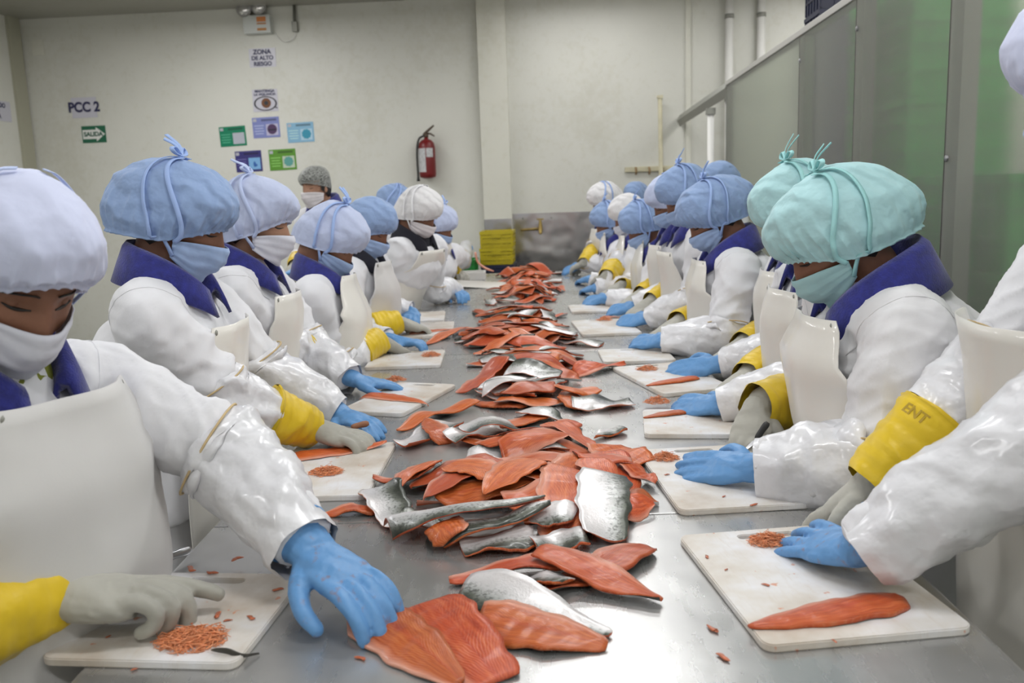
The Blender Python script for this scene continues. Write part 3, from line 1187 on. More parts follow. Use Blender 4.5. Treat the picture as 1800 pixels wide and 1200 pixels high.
def strip(path, width_dirs, w, th):
    """flat band along a path; width_dirs gives the across direction at each point"""
    V, F = [], []
    n = len(path)
    for i in range(n):
        t = (path[min(i + 1, n - 1)] - path[max(i - 1, 0)]).normalized()
        a = width_dirs[i] - t * width_dirs[i].dot(t)
        a.normalize()
        b = t.cross(a)
        for sx, sy in ((-1, -1), (1, -1), (1, 1), (-1, 1)):
            V.append(path[i] + a * (sx * w / 2) + b * (sy * th / 2))
    for i in range(n - 1):
        for k in range(4):
            k2 = (k + 1) % 4
            F.append((4 * i + k, 4 * i + k2, 4 * i + 4 + k2, 4 * i + 4 + k))
    F += [(3, 2, 1, 0), tuple(4 * (n - 1) + k for k in range(4))]
    return V, F


def head_shape(p):
    """unit-sphere point -> skull and face (x ahead, y to the left, z up)"""
    x, y, z = p.x, p.y, p.z
    X, Y, Z = x * .094, y * .074, z * .116
    if z < 0:
        X += .014 * (-z)
        Y *= 1 - .30 * (-z) ** 1.6
        if x < 0:
            X *= 1 - .25 * (-z)
    if x > 0:
        ay = abs(Y)
        nz = max(0.0, min(1.0, (.012 - Z) / .052))
        if Z < -.042:
            nz *= max(0.0, 1 - (-.042 - Z) / .012)
        X += .027 * nz * math.exp(-(Y / (.010 + .007 * nz)) ** 2)
        X -= .011 * math.exp(-((ay - .031) / .015) ** 2 - ((Z + .002) / .012) ** 2)
        X += .006 * math.exp(-((ay - .026) / .022) ** 2 - ((Z - .019) / .008) ** 2)
        X += .006 * math.exp(-((ay - .040) / .018) ** 2 - ((Z + .036) / .018) ** 2)
        X += .006 * math.exp(-(Y / .022) ** 2 - ((Z + .072) / .007) ** 2)
        X += .008 * math.exp(-(Y / .022) ** 2 - ((Z + .102) / .012) ** 2)
    return Vector((X, Y, Z))


def face_x(Y, Z):
    """front of the face at (Y, Z)"""
    best = None
    z = max(-1, min(1, Z / .116))
    k = 1 - .30 * (-z) ** 1.6 if z < 0 else 1
    y = max(-.99, min(.99, Y / (.074 * k)))
    x = math.sqrt(max(0.0, 1 - min(1, y * y + z * z)))
    return head_shape(Vector((x, y, z))).x


CAPS = {
    # front, side and back half-axes, top, widest level front/back, hem level front/side/back, gathers
    'bouffant': dict(af=.120, b=.099, ab=.150, top=.142, zf=.058, zb=-.025, hf=.021, hs=-.040, hb=-.098, ng=30, gd=.0085, th=122),
    'bun':      dict(af=.121, b=.101, ab=.196, top=.140, zf=.060, zb=-.018, hf=.021, hs=-.040, hb=-.085, ng=34, gd=.0100, th=124),
    'round':    dict(af=.118, b=.098, ab=.132, top=.142, zf=.056, zb=-.020, hf=.024, hs=-.038, hb=-.098, ng=28, gd=.0080, th=121),
    'net':      dict(af=.112, b=.090, ab=.112, top=.130, zf=.050, zb=.030, hf=.034, hs=.002, hb=-.030, ng=24, gd=.0030, th=112),
}


def cap_point(c, phi, t, off=0.0, seed=0, wr=1.0):
    cs, sn = math.cos(phi), math.sin(phi)
    k = .5 - .5 * cs
    k = k * k * (3 - 2 * k)
    A = c['af'] + (c['ab'] - c['af']) * k
    zc = c['zf'] + (c['zb'] - c['zf']) * k
    zr = c['hs'] + ((c['hf'] - c['hs']) * cs if cs > 0 else (c['hs'] - c['hb']) * cs)
    thm = R_(c['th'])
    th = t * thm
    r = math.sin(th)
    if th < math.pi / 2:
        r = r ** .92
        z = zc + (c['top'] - zc) * math.cos(th)
    else:
        z = zc + (zr - zc) * (math.cos(th) / math.cos(thm))
    q = Vector((A * cs * r, c['b'] * sn * r, z))
    g = math.sin(c['ng'] * phi + 3.4 * mnoise(Vector((phi * 1.7, 2.0 * t, seed))))
    w = max(0, t - .48) / .52
    rip = c['gd'] * (.5 * g + .5 * abs(g)) * w ** 1.3 * (1 - .5 * max(0, (t - .95) / .05)) * (.6 + .8 * abs(mnoise(Vector((phi * 2.3, seed, 4)))))
    big = .010 * mnoise(Vector((q.x * 9, q.y * 9, q.z * 9 + seed))) * min(1, t * 2) * wr
    n = Vector((cs, sn * 1.1, .6 * math.cos(th))).normalized()
    return q + n * (rip + big + off)


def make_cap(name, style, mats, parent, M4, seed, nph=96, nt=26, up=0.0):
    c = dict(CAPS[style])
    c['hf'] += up
    V, F = [M4 @ cap_point(c, 0, 0.0, 0, seed)], []
    for i in range(1, nt + 1):
        t = (i / nt) ** .95
        for k in range(nph):
            V.append(M4 @ cap_point(c, 2 * math.pi * k / nph, t, 0, seed))
    for (o, dz) in ((.0015, -.004), (.001, -.008), (-.006, -.009), (-.010, .004)):      # elastic hem
        for k in range(nph):
            p = cap_point(c, 2 * math.pi * k / nph, 1.0, o, seed)
            V.append(M4 @ (p + Vector((0, 0, dz))))
    for k in range(nph):
        F.append((0, 1 + k, 1 + (k + 1) % nph))
    for i in range(nt + 3):
        for k in range(nph):
            k2 = (k + 1) % nph
            a = 1 + i * nph
            F.append((a + k, a + nph + k, a + nph + k2, a + k2))
    me = raw(name, V, F)
    P0 = vnp(me).copy()
    crumple(me, int(seed * 10) + 3, 24.0, .0085)
    crumple(me, int(seed * 10) + 5, 52.0, .0035)
    a = vnp(me)
    wgt = np.ones(len(a))
    wgt[1 + (nt - 2) * nph:] = .25
    setv(me, P0 + (a - P0) * wgt[:, None])
    return link(name, me, mats, parent)


def mask_point(u, v):
    """u -1..1 across the face, v 0 top .. 1 under the chin; head frame"""
    ph = u * 1.30
    cs = math.cos(ph)
    zt = -.030 + .004 * math.cos(ph * 1.4) - .012 * abs(u) ** 3
    zb = -.128 + .045 * abs(u) ** 1.5
    z = zt + (zb - zt) * v
    bulge = .030 * math.exp(-(u / .42) ** 2) * (math.sin(math.pi * min(1, (v + .32) / 1.15)) ** .9)
    k = 1 - .16 * v ** 2
    x = .098 * cs * k + bulge - .012 * (1 - cs) + .006 * v
    y = (.083 - .010 * v) * math.sin(ph)
    return Vector((x, y, z))


def make_mask(m, parent, M4, seed, nu=30, nv=14):
    V, F = [], []
    for lay in (0, -.0025):
        for j in range(nv + 1):
            for i in range(nu + 1):
                u, v = -1 + 2 * i / nu, j / nv
                p = mask_point(u, v)
                d = Vector((p.x, p.y, 0)).normalized()
                wr = .0022 * math.sin(v * 22 + 3 * mnoise(Vector((u * 2, v * 2, seed)))) * (1 - .3 * abs(u)) + .003 * mnoise(Vector((u * 4, v * 3, seed + 4)))
                V.append(M4 @ (p + d * (wr + lay)))
    n = (nu + 1) * (nv + 1)
    for j in range(nv):
        for i in range(nu):
            a = j * (nu + 1) + i
            q = (a, a + nu + 1, a + nu + 2, a + 1)
            F.append(q)
            F.append(tuple(x + n for x in q[::-1]))
    for i in range(nu):
        a = i
        F.append((a, a + 1, a + 1 + n, a + n))
        a = nv * (nu + 1) + i
        F.append((a + 1, a, a + n, a + 1 + n))
    for j in range(nv):
        a = j * (nu + 1)
        F.append((a + nu + 1, a, a + n, a + nu + 1 + n))
        a += nu
        F.append((a, a + nu + 1, a + nu + 1 + n, a + n))
    return mk('face_mask', V, F, m, parent)


def make_straps(style, m, parent, M4, seed, bow=True, lower=True):
    c = CAPS[style]
    knot = M4 @ cap_point(c, math.pi * .97, .10, .006, seed)
    for s in (1, -1):
        for (low, ph0) in ((0, 1.30), (1, 1.75)):
            if low and not lower:
                continue
            p0 = mask_point(s * .97, .04 if low == 0 else .80)
            o = Vector((p0.x, p0.y, 0)).normalized() * .004
            pts = [p0 * .985 + o, p0 + o]
            if low:
                pts.append(Vector((-.004, s * .083, -.045)))
            for k in range(14):
                t = 1.0 - .90 * k / 13
                ph = ph0 + (math.pi * .88 - ph0) * (k / 13) ** 1.6 * (.9 if low else .75)
                pts.append(cap_point(c, s * ph, t, .0055, seed))
            W3 = smooth_path([M4 @ p for p in pts], 34)
            cc = M4 @ Vector((0, 0, .02))
            wd = []
            for i, p in enumerate(W3):
                tt = W3[min(i + 1, 33)] - W3[max(i - 1, 0)]
                wd.append(tt.cross(p - cc))
            V, F = strip(W3, wd, .011, .0018)
            mk('mask_tie', V, F, m, parent)
    if bow:
        R3 = M4.to_3x3()
        mb = MB()
        r = random.Random(seed)
        for s in (1, -1):
            loop = [Vector((0, 0, 0)), Vector((-.012, s * .022, .016)), Vector((-.012, s * .042, .012)), Vector((-.002, s * .036, .004)), Vector((0, 0, 0))]
            L = smooth_path([knot + R3 @ q for q in loop], 16)
            mb.add(*strip(L, [R3 @ Vector((1, 0, .3))] * 16, .010, .002))
            tail = [Vector((0, 0, 0)), Vector((-.016, s * .012, .020)), Vector((-.040 - .02 * r.random(), s * .022, .024 + .02 * r.random()))]
            L = smooth_path([knot + R3 @ q for q in tail], 10)
            mb.add(*strip(L, [R3 @ Vector((0, 1, .4))] * 10, .011, .002))
        mb.ball(knot, .007, 8, 6)
        mb.build('bow', m, parent, True)


FINGERS = [(.030, .070, .0098), (.0105, .079, .0102), (-.0095, .073, .0098), (-.0285, .056, .0088)]


def make_hand(name, m, parent, wrist, fwd, up, left, curl=.35, spread=.06, thumb=.5, size=1.0, voxel=.0045, cuff=.055, cuff_r=.036, fore=None, seed=0, palm_t=1.0, curls=None):
    """hand with a palm, four separate fingers and a thumb; fwd: wrist to knuckles, up: back of the hand"""
    f = fwd.normalized()
    u = (up - f * up.dot(f)).normalized()
    side = u.cross(f)            # to the left of the hand
    if not left:
        pass
    ts = -1 if left else 1       # palm down: the thumb of a left hand is on its right
    B = Matrix((f, side, u)).transposed()
    sz = size * 1.06

    def L(x, y, z):
        return wrist + B @ (Vector((x, y, z)) * sz)
    mb = MB()
    r = random.Random(seed)
    # palm
    prof = [(-.012, .026, .021), (.010, .030, .021), (.035, .038, .019), (.060, .042, .0175), (.080, .041, .0155), (.092, .036, .012)]
    mb.tube([L(x, 0, -.002 * i * 0) for i, (x, a, b) in enumerate(prof)], [(a * sz, b * sz * palm_t) for x, a, b in prof], 16, ref=side)
    mb.ball(L(.030, ts * .022, -.007), (.030 * sz, .018 * sz, .016 * sz), 12, 8, B)
    for (y, ln, rad) in FINGERS:
        yy = y * ts
        an = -yy * spread * 30 * -1
        base = Vector((.074, yy, .001))
        d = Vector((1, yy * spread * 22, 0)).normalized()
        cu = (curls[FINGERS.index((y, ln, rad))] if curls else curl) * (1 + .25 * (r.random() - .5))
        pts = [L(*base)]
        ang = -cu * .35
        p = base.copy()
        segs = (ln * .18 + .012, ln * .40, ln * .30, ln * .24)
        rads = [rad * 1.12]
        for j, sl in enumerate(segs):
            if j == 1: ang += cu * .75
            if j == 2: ang += cu * 1.15
            if j == 3: ang += cu * .75
            dd = Vector((d.x * math.cos(ang), d.y * math.cos(ang), -math.sin(ang)))
            p = p + dd * sl
            pts.append(L(*p))
            rads.append(rad * (1.10, 1.06, .98, .84)[j])
        SP = smooth_path(pts, 12)
        rr = [np.interp(i / 11 * 4, range(5), rads) * sz for i in range(12)]
        mb.tube(SP, rr, 10)
        mb.ball(SP[-1], rr[-1], 10, 6)
    tb = [Vector((.018, ts * .022, -.008)), Vector((.046, ts * (.046 + .010 * thumb), -.014)), Vector((.074, ts * (.054 + .022 * thumb), -.018 - .012 * curl)), Vector((.097, ts * (.050 + .024 * thumb), -.024 - .022 * curl))]
    SP = smooth_path([L(*q) for q in tb], 12)
    rr = [x * sz for x in np.linspace(.0165, .0098, 12)]
    mb.tube(SP, rr, 10)
    mb.ball(SP[-1], rr[-1], 10, 6)
    # cuff back over the wrist
    bk = fore if fore is not None else -f
    cp = [wrist + f * .012, wrist + bk * cuff * .35, wrist + bk * cuff * .7, wrist + bk * cuff]
    mb.tube(cp, [(.031 * sz, .024 * sz), (.033 * sz, .029 * sz), (cuff_r * .98, cuff_r * .92), (cuff_r * 1.05, cuff_r)], 16, ref=side)
    me = remesh(name, mb, voxel, 3, .45)
    crumple(me, seed, 95.0, .0016)
    return link(name, me, m, parent)


def ik(a, b, l1, l2, pole):
    d = b - a
    D = d.length
    if D > (l1 + l2) * .995:
        s = D / ((l1 + l2) * .995)
        l1 *= s
        l2 *= s
    x = (D * D + l1 * l1 - l2 * l2) / (2 * D)
    h = math.sqrt(max(0.0, l1 * l1 - x * x))
    n = d.normalized()
    p = pole - n * pole.dot(n)
    p.normalize()
    return a + n * x + p * h


NP = [0]
PEOPLE = []


def person(label, head, face, hp=30, hyaw=None, hroll=0.0, side=-1, cap='bouffant', capm='cap_blue', maskm='mask_blue', strapm='strap_blue',
           blue=None, yel=None, coat='coat', lean=.10, lv=1, skin='skin', collar='collar', apron='apron', stand=.92, scale=1.0, straps=True, bow=True, group=None,
           curl=(.35, .55), tie_low=True, sleeve=True, neckdrop=.134, neckback=.055, bib=1.16, extra=None, apw=1.0, bulk=1.0, hair=True, spread=.06, up_b=None, up_y=None, eyes_open=False, capup=0.0, apfwd=0.0, ndirty='nitrile'):
    """head: skull centre; face: yaw in degrees of the body (0 = +X, 90 = +Y); hands: dict(w=wrist, k=knuckles)"""
    NP[0] += 1
    seed = 100 + NP[0] * 17
    vox = {3: .0070, 2: .0095, 1: .0130, 0: .018}[lv]
    yaw = R_(face)
    F_ = Vector((math.cos(yaw), math.sin(yaw), 0))
    Rt = F_.cross(Z3)                     # the wearer's right
    hy = R_(face if hyaw is None else hyaw)
    Hm = (Matrix.Rotation(hy, 3, 'Z') @ Matrix.Rotation(R_(hp), 3, 'Y') @ Matrix.Rotation(R_(hroll), 3, 'X'))
    H4 = Matrix.Translation(head) @ Hm.to_4x4() @ Matrix.Scale(scale, 4)
    hf = Hm @ Vector((1, 0, 0))
    N = head - F_ * neckback * scale - Z3 * neckdrop * scale              # base of the neck
    if cap != 'net' and F_.x * N.x < 0 and abs(F_.x) > .5:      # table workers stand clear of the table edge
        lean = max(lean, (.80 - abs(N.x)) / abs(F_.x))
    pel = Vector((N.x, N.y, 0)) - F_ * lean
    pel.z = stand
    pel_r = .0
    chest = N.lerp(pel, .42) + F_ * .0
    sh_c = N - Z3 * .055 * scale
    SH = {1: sh_c + Rt * .178 * scale * bulk + F_ * .015, -1: sh_c - Rt * .178 * scale * bulk + F_ * .015}   # 1 right, -1 left
    hands = {-1: blue, 1: yel}
    EL, WR, FW = {}, {}, {}
    for s in (1, -1):
        h = hands[s]
        if h is None:
            w = sh_c + F_ * (.20 if s > 0 else .27) + Rt * (.08 * s) - Z3 * .30
            w.z = max(w.z, TZ + .075)
            h = dict(w=w, k=w + F_ * .07 - Rt * (.05 * s) - Z3 * .035)
            hands[s] = h
        WR[s] = h['w']
        FW[s] = (h['k'] - h['w']).normalized()
        pole = h.get('pole', Rt * (.50 * s) - Z3 * 1.0 - F_ * .25)
        EL[s] = ik(SH[s], WR[s], .275 * scale, .235 * scale, pole)
    # ---- body: one continuous figure
    mb = MB()
    nh, nm = (44, 34) if lv >= 2 else (28, 22)
    V, Fc = [], []
    for i in range(nm + 1):
        t = math.pi * i / nm
        for k in range(nh):
            a = 2 * math.pi * k / nh
            V.append(H4 @ head_shape(Vector((math.sin(t) * math.cos(a), math.sin(t) * math.sin(a), math.cos(t)))))
    for i in range(nm):
        for k in range(nh):
            k2 = (k + 1) % nh
            Fc.append((i * nh + k, (i + 1) * nh + k, (i + 1) * nh + k2, i * nh + k2))
    mb.add(V, Fc)
    for s in (1, -1):                                   # ears
        mb.ball(H4 @ Vector((-.008, s * .076, -.022)), (.017 * scale, .007 * scale, .029 * scale), 10, 8, Hm @ Matrix.Rotation(R_(s * 18), 3, 'Z'))
    nk = [H4 @ Vector((-.022, 0, -.045)), H4 @ Vector((-.030, 0, -.095)), N + F_ * .005 + Z3 * .01, N - Z3 * .05]
    mb.tube(smooth_path(nk, 10), [x * scale for x in np.linspace(.056, .062, 10)], 16)
    tp = [N - Z3 * .02, sh_c - Z3 * .04, chest, N.lerp(pel, .75), pel, pel - Z3 * .10]
    tr = [(.07, .06), (.135, .085), (.145, .10), (.125, .095), (.145, .105), (.12, .09)]
    mb.tube(smooth_path(tp, 18), [(np.interp(i / 17 * 5, range(6), [a for a, _ in tr]) * scale, np.interp(i / 17 * 5, range(6), [b for _, b in tr]) * scale) for i in range(18)], 18, ref=Rt)
    for s in (1, -1):
        mb.ball(SH[s] * 1.0 + (sh_c - SH[s]) * .12, .055 * scale, 12, 8)
        mb.tube(smooth_path([SH[s] + (sh_c - SH[s]) * .15, EL[s], WR[s]], 14), [x * scale for x in np.linspace(.047, .026, 14)], 12)
        hip = pel + Rt * (.085 * s) - Z3 * .06
        knee = Vector((hip.x, hip.y, .46)) + F_ * .03
        ank = Vector((hip.x, hip.y, .09))
        mb.tube(smooth_path([hip, knee, ank], 14), [x * scale for x in np.linspace(.082, .038, 14)], 12)
        mb.tube([ank - F_ * .04 - Z3 * .04, ank + F_ * .04 - Z3 * .05, ank + F_ * .14 - Z3 * .06], [.038, .04, .022], 10)
    me = remesh('person', mb, vox * (.72 if lv == 3 else .85), 2, .4)
    root = link('person', me, M[skin])
    tag(root, label, 'person', group)
    # ---- eyes and brows
    if lv >= 1:
        for s in (1, -1):
            mb = MB()
            pts = []
            for k in range(9):
                y = s * (.016 + .030 * k / 8)
                z = -.005 - .0045 * math.sin(math.pi * k / 8) + .001 * k / 8
                pts.append(Vector((face_x(y, z) + .0012, y, z)))
            rr = [.0008 + .0020 * math.sin(math.pi * min(1, max(.05, k / 8))) for k in range(9)]
            mb.tube([H4 @ p for p in pts], [r_ * scale for r_ in rr], 6)
            mb.build('eyelash', M['hair'], root, True)
            mb = MB()
            mb.ball(H4 @ Vector((face_x(s * .031, .0) - .0075, s * .031, -.001)), .0125 * scale, 14, 10)
            mb.build('eyelid', M['eye'] if eyes_open else M[skin], root, True)
            mb = MB()
            pts = []
            for k in range(9):
                y = s * (.013 + .036 * k / 8)
                z = .0190 + .004 * math.sin(math.pi * (k / 8) ** .8) - .007 * k / 8
                pts.append(Vector((face_x(y, z) + .0005, y, z)))
            rr = [(.0014, .0034 - .0022 * k / 8) for k in range(9)]
            mb.tube([H4 @ p for p in pts], [(a * scale, b * scale) for a, b in rr], 6)
            mb.build('eyebrow', M['hair'], root, True)
    # ---- hair at the nape and temples, under the cap
    if hair:
        V, Fc = [], []
        nP, nT = 40, 10
        for j in range(nT + 1):
            for i in range(nP + 1):
                ph = math.pi * (.40 + 1.20 * i / nP)
                z = .05 - .160 * j / nT * (.45 + .55 * math.sin((i / nP) * math.pi))
                q = math.sqrt(max(0.02, 1 - (z / .122) ** 2))
                kx = .099 if math.cos(ph) > 0 else .104
                V.append(H4 @ Vector((kx * q * math.cos(ph), .0795 * q * math.sin(ph), z)))
        for j in range(nT):
            for i in range(nP):
                a = j * (nP + 1) + i
                Fc.append((a, a + nP + 1, a + nP + 2, a + 1))
        mk('hair', V, Fc, M['hair'], root)
        if cap == 'net':
            mb = MB()
            mb.lathe([(.099, .042), (.097, .06), (.086, .082), (.066, .102), (.036, .117), (.002, .1225)], 28)
            for i, v in enumerate(mb.V):
                mb.V[i] = H4 @ Vector((v.x, v.y * .80, v.z))
            mb.build('hair', M['hair'], root, True)
    # ---- coat
    mb = MB()
    b_ = bulk * scale
    hem = Vector((pel.x, pel.y, pel.z - .22)) - F_ * .0
    tp = [N + Z3 * .028, N - Z3 * .005, sh_c - Z3 * .012, sh_c - Z3 * .10 + F_ * .005, chest.lerp(pel, .25), chest.lerp(pel, .65), pel, hem]
    ta = [.066, .085, .150, .190, .198, .190, .205, .215]
    tb = [.062, .076, .100, .135, .148, .142, .155, .165]
    n = 26
    SPt = smooth_path(tp, n)
    rr = []
    for i in range(n):
        t = i / (n - 1) * 7
        rr.append((np.interp(t, range(8), ta) * b_, np.interp(t, range(8), tb) * b_))
    mb.tube(SPt, rr, 26, ref=Rt)
    for s in (1, -1):
        a = SH[s]
        mb.ball(a + (sh_c - a) * .12 - Z3 * .022, .074 * b_, 14, 10)
        P = smooth_path([sh_c.lerp(a, .55) - Z3 * .012, a - Z3 * .022, a.lerp(EL[s], .5), EL[s], EL[s].lerp(WR[s], .5), WR[s] - FW[s] * .015], 26)
        pr = [.080, .083, .077, .070, .062, .050] if s < 0 else [.080, .083, .077, .070, .052, .030]
        mb.tube(P, [np.interp(i / 25 * 5, range(6), pr) * b_ * (1 + .035 * math.sin(i * 1.9 + seed + s)) for i in range(26)], 16)
    me = remesh('coat', mb, vox, 6 if lv < 3 else 9, .5)
    d0 = SH[1] - SH[-1]

    def wt(P):
        m = np.zeros(len(P))
        for s in (1, -1):
            for q, sc_ in ((SH[s].lerp(EL[s], .6), .14), (EL[s], .15), (EL[s].lerp(WR[s], .6), .14)):
                dd = P - np.array(q)
                m = np.maximum(m, np.exp(-(dd * dd).sum(1) / (sc_ * sc_)))
        return .40 + .60 * m
    crumple(me, seed, 20.0, .026 * b_, wt)
    crumple(me, seed + 1, 46.0, .009 * b_, wt)
    coat_o = link('coat', me, M[coat], root)
    if lv >= 2:                                     # armhole seams lie on the cloth
        bv = BVHTree.FromPolygons([v.co.copy() for v in me.vertices], [tuple(p.vertices) for p in me.polygons])
        for s in (1, -1):
            ax_ = ((EL[s] - SH[s]).normalized() + Rt * (s * 1.2)).normalized()
            c_ = SH[s] + (sh_c - SH[s]) * .10 - Z3 * .01
            a0 = ax_.orthogonal().normalized()
            b0 = ax_.cross(a0)
            run = []
            for k in range(49):
                q = 2 * math.pi * k / 48
                d = a0 * math.cos(q) + b0 * math.sin(q)
                hit = bv.ray_cast(c_ + d * .30, -d, .30)
                if hit[0] is not None and .05 < (hit[0] - c_).length < .13:
                    run.append(hit[0] + d * .0002)
                else:
                    if len(run) > 5:
                        MB().tube(run, .0013, 6).build('seam', M[coat], coat_o, True)
                    run = []
            if len(run) > 5:
                MB().tube(run, .0013, 6).build('seam', M[coat], coat_o, True)
    # ---- plastic sleeve covers with an elastic band
    if sleeve:
        for s in (1, -1):
            fo = (EL[s] - WR[s]).normalized()
            yl = hands[s].get('ylen', .125)
            end = WR[s] - FW[s] * .012 if s < 0 else WR[s] + fo * (yl - .02)
            P = smooth_path([SH[s].lerp(EL[s], .80), EL[s], EL[s].lerp(end, .5), end], 40)
            pr = [.076, .078, .070, .050] if s < 0 else [.076, .077, .071, .058]
            mb = MB()
            rads = []
            for i in range(40):
                t = i / 39
                r = np.interp(t * 3, range(4), pr) * b_ + .006
                if i < 2: r -= .006 * (2 - i)
                if s > 0 and i > 37: r -= .006 * (i - 37)
                rads.append(r)
            V, Fc = tube(P, rads, 40 if lv >= 2 else 24, False)
            me = raw('sleeve_cover', V, Fc)
            crumple(me, seed + 5 + s, 20.0, .022 * b_)
            crumple(me, seed + 9 + s, 52.0, .0075 * b_)
            so = link('sleeve_cover', me, M['sleeve'], root)
            i0 = 2
            t0 = (P[3] - P[1]).normalized()
            a0 = t0.orthogonal().normalized()
            b0 = t0.cross(a0)
            ringp = [P[i0] + (a0 * math.cos(q) + b0 * math.sin(q)) * (rads[i0] + .0005 + .002 * math.sin(3 * q + seed)) for q in [2 * math.pi * k / 28 for k in range(29)]]
            mb = MB()
            mb.tube(ringp, .0022, 6)
            mb.build('elastic_band', M['tan_band'], so, True)
    # ---- gloves
    for s in (-1, 1):
        h = hands[s]
        upv = h.get('up', (Z3 * .75 - F_.cross(Z3) * .65) if (s == -1 and side > 0) else Z3)
        fore = (EL[s] - WR[s]).normalized()
        hv = {3: .0036, 2: .0044, 1: .0060, 0: .0085}[lv]
        if s == -1:
            g = make_hand('blue_glove', M[h.get('m', 'nitrile')], root, WR[s], FW[s], upv, True, h.get('curl', curl[0]), h.get('spread', spread), h.get('thumb', .5), scale * h.get('size', 1.0), hv, h.get('cuff', .06), .041 * b_ * h.get('cr', 1.0), fore, seed, 1.0, h.get('curls'))
            ang = fore
            c0 = WR[s] + fore * h.get('cuff', .06)
            a0 = fore.orthogonal().normalized()
            b0 = fore.cross(a0)
            rr_ = .043 * b_ * h.get('cr', 1.0)
            mb = MB()
            mb.tube([c0 + (a0 * math.cos(q) + b0 * math.sin(q)) * rr_ for q in [2 * math.pi * k / 24 for k in range(25)]], .003, 6)
            mb.build('rolled_edge', M['nitrile'], g, True)
        else:
            g = make_hand('work_glove', M['grey_glove'], root, WR[s], FW[s], upv, False, h.get('curl', curl[1]), h.get('spread', .03), h.get('thumb', .25), scale * 1.10 * h.get('size', 1.0), hv, .03, .044 * b_, fore, seed + 3, 1.2, h.get('curls'))
            n = 22
            ln = h.get('ylen', .125)
            P = [WR[s] - fore * .008 + fore * ln * i / (n - 1) for i in range(n)]
            rads = [(.048 + .022 * (i / (n - 1)) ** .7 + .0010 * math.sin(i * 1.7 + seed)) * b_ for i in range(n)]
            P.append(P[-1] + fore * .004); rads.append(rads[-1] + .004 * b_)
            P.append(P[-1] + fore * .004); rads.append(rads[-2])
            P.append(P[-1] - fore * .010); rads.append(rads[-1] - .004)
            V, Fc = tube(P, rads, 32, False)
            me = raw('yellow_cuff', V, Fc)
            crumple(me, seed + 31, 34.0, .010 * b_)
            yo = link('yellow_cuff', me, M['yellow'], g)
            if h.get('print'):                      # faint print round the cuff
                c = bpy.data.curves.new('lettering', 'FONT')
                c.body = h['print']
                c.size = .026
                c.align_x = c.align_y = 'CENTER'
                c.offset = .0006
                to = bpy.data.objects.new('lettering', c)
                COL.objects.link(to)
                bpy.context.view_layer.update()
                tm = bpy.data.meshes.new_from_object(to.evaluated_get(bpy.context.evaluated_depsgraph_get()))
                bpy.data.objects.remove(to, do_unlink=True)
                bv = BVHTree.FromPolygons([v.co.copy() for v in me.vertices], [tuple(p.vertices) for p in me.polygons])
                cc = WR[s] + fore * (ln * .80)
                nrm = (CAMP - cc)
                nrm = (nrm - fore * nrm.dot(fore)).normalized()
                nrm = (nrm + fore.cross(nrm) * h.get('pturn', .5)).normalized()
                tx = fore.cross(nrm)
                for v in tm.vertices:
                    o_ = cc + tx * (v.co.x * h.get('pdir', 1)) + fore * (v.co.y * h.get('pdir', 1))
                    hit = bv.ray_cast(o_ + nrm * .2, -nrm, .4)
                    v.co = (hit[0] + nrm * .0006) if hit[0] is not None else o_ + nrm * .06
                link('lettering', tm, M['print'], yo)
    # ---- collar: stand and fall, open at the throat
    V, Fc = [], []
    ax = (head - N)
    ax = (ax.normalized() * .45 + Z3 * .7 - F_ * .10).normalized()
    fx_ = (F_ - ax * F_.dot(ax)).normalized()
    rx_ = fx_.cross(ax)
    prof = [(.064, -.030), (.067, .026), (.074, .066), (.083, .077), (.094, .066), (.107, .026), (.119, -.018), (.113, -.022), (.099, .018), (.087, .054), (.079, .046), (.074, -.02)]
    nA = 40
    for i in range(nA + 1):
        ps = R_(-158 + 316 * i / nA)
        fr = abs(i / nA - .5) * 2
        drop = -.085 * fr ** 2.6
        for (r, z) in prof:
            rr_ = r * (1 + .10 * fr) * b_ + .004 * mnoise(Vector((ps * 2, z * 40, seed)))
            zz = z * b_ * (1 - .25 * fr ** 2) + drop + .010
            V.append(N + (-fx_ * math.cos(ps) + rx_ * math.sin(ps)) * rr_ + ax * zz + fx_ * .020 * fr ** 2)
    m_ = len(prof)
    for i in range(nA):
        for k in range(m_):
            k2 = (k + 1) % m_
            Fc.append((i * m_ + k, i * m_ + k2, (i + 1) * m_ + k2, (i + 1) * m_ + k))
    Fc += [tuple(range(m_))[::-1], tuple(nA * m_ + k for k in range(m_))]
    mk('collar', V, Fc, M[collar], root)
    # ---- apron
    if apron:
        V, Fc = [], []
        nu, nv = 26, 34
        zb, zt_ = .40, bib
        zs = [zb + (zt_ - zb) * j / nv for j in range(nv + 1)]
        cen, fw, la = [], [], []
        for z in zs:
            k = min(range(n), key=lambda q: abs(SPt[q].z - z))
            a_, bb = rr[k]
            cen.append(Vector((SPt[k].x, SPt[k].y, z)))
            fw.append(SPt[k].dot(F_) + bb + .036 + apfwd)
            la.append(a_)
        for j in range(nv - 1, -1, -1):                      # hangs straight from the chest
            fw[j] = max(fw[j], fw[j + 1] - .002)
        for j, z in enumerate(zs):                           # and rests against the table edge
            if z < TZ + .015 and abs(F_.x) > .5:
                cx_ = (cen[j] - F_ * cen[j].dot(F_)).dot(Vector((1, 0, 0)))
                lim_ = -.632 if F_.x > 0 else -.632
                fw[j] = min(fw[j], (lim_ - (cx_ if F_.x > 0 else -cx_)) / abs(F_.x))
            elif F_.x * N.x < 0 and abs(F_.x) > .5:          # slopes back to the edge where the wearer leans over it
                cx_ = (cen[j] - F_ * cen[j].dot(F_)).dot(Vector((1, 0, 0)))
                lim_ = -.632 + (z - TZ) * .55
                fw[j] = max(min(fw[j], (lim_ - (cx_ if F_.x > 0 else -cx_)) / abs(F_.x)), cen[j].dot(F_) + .05)
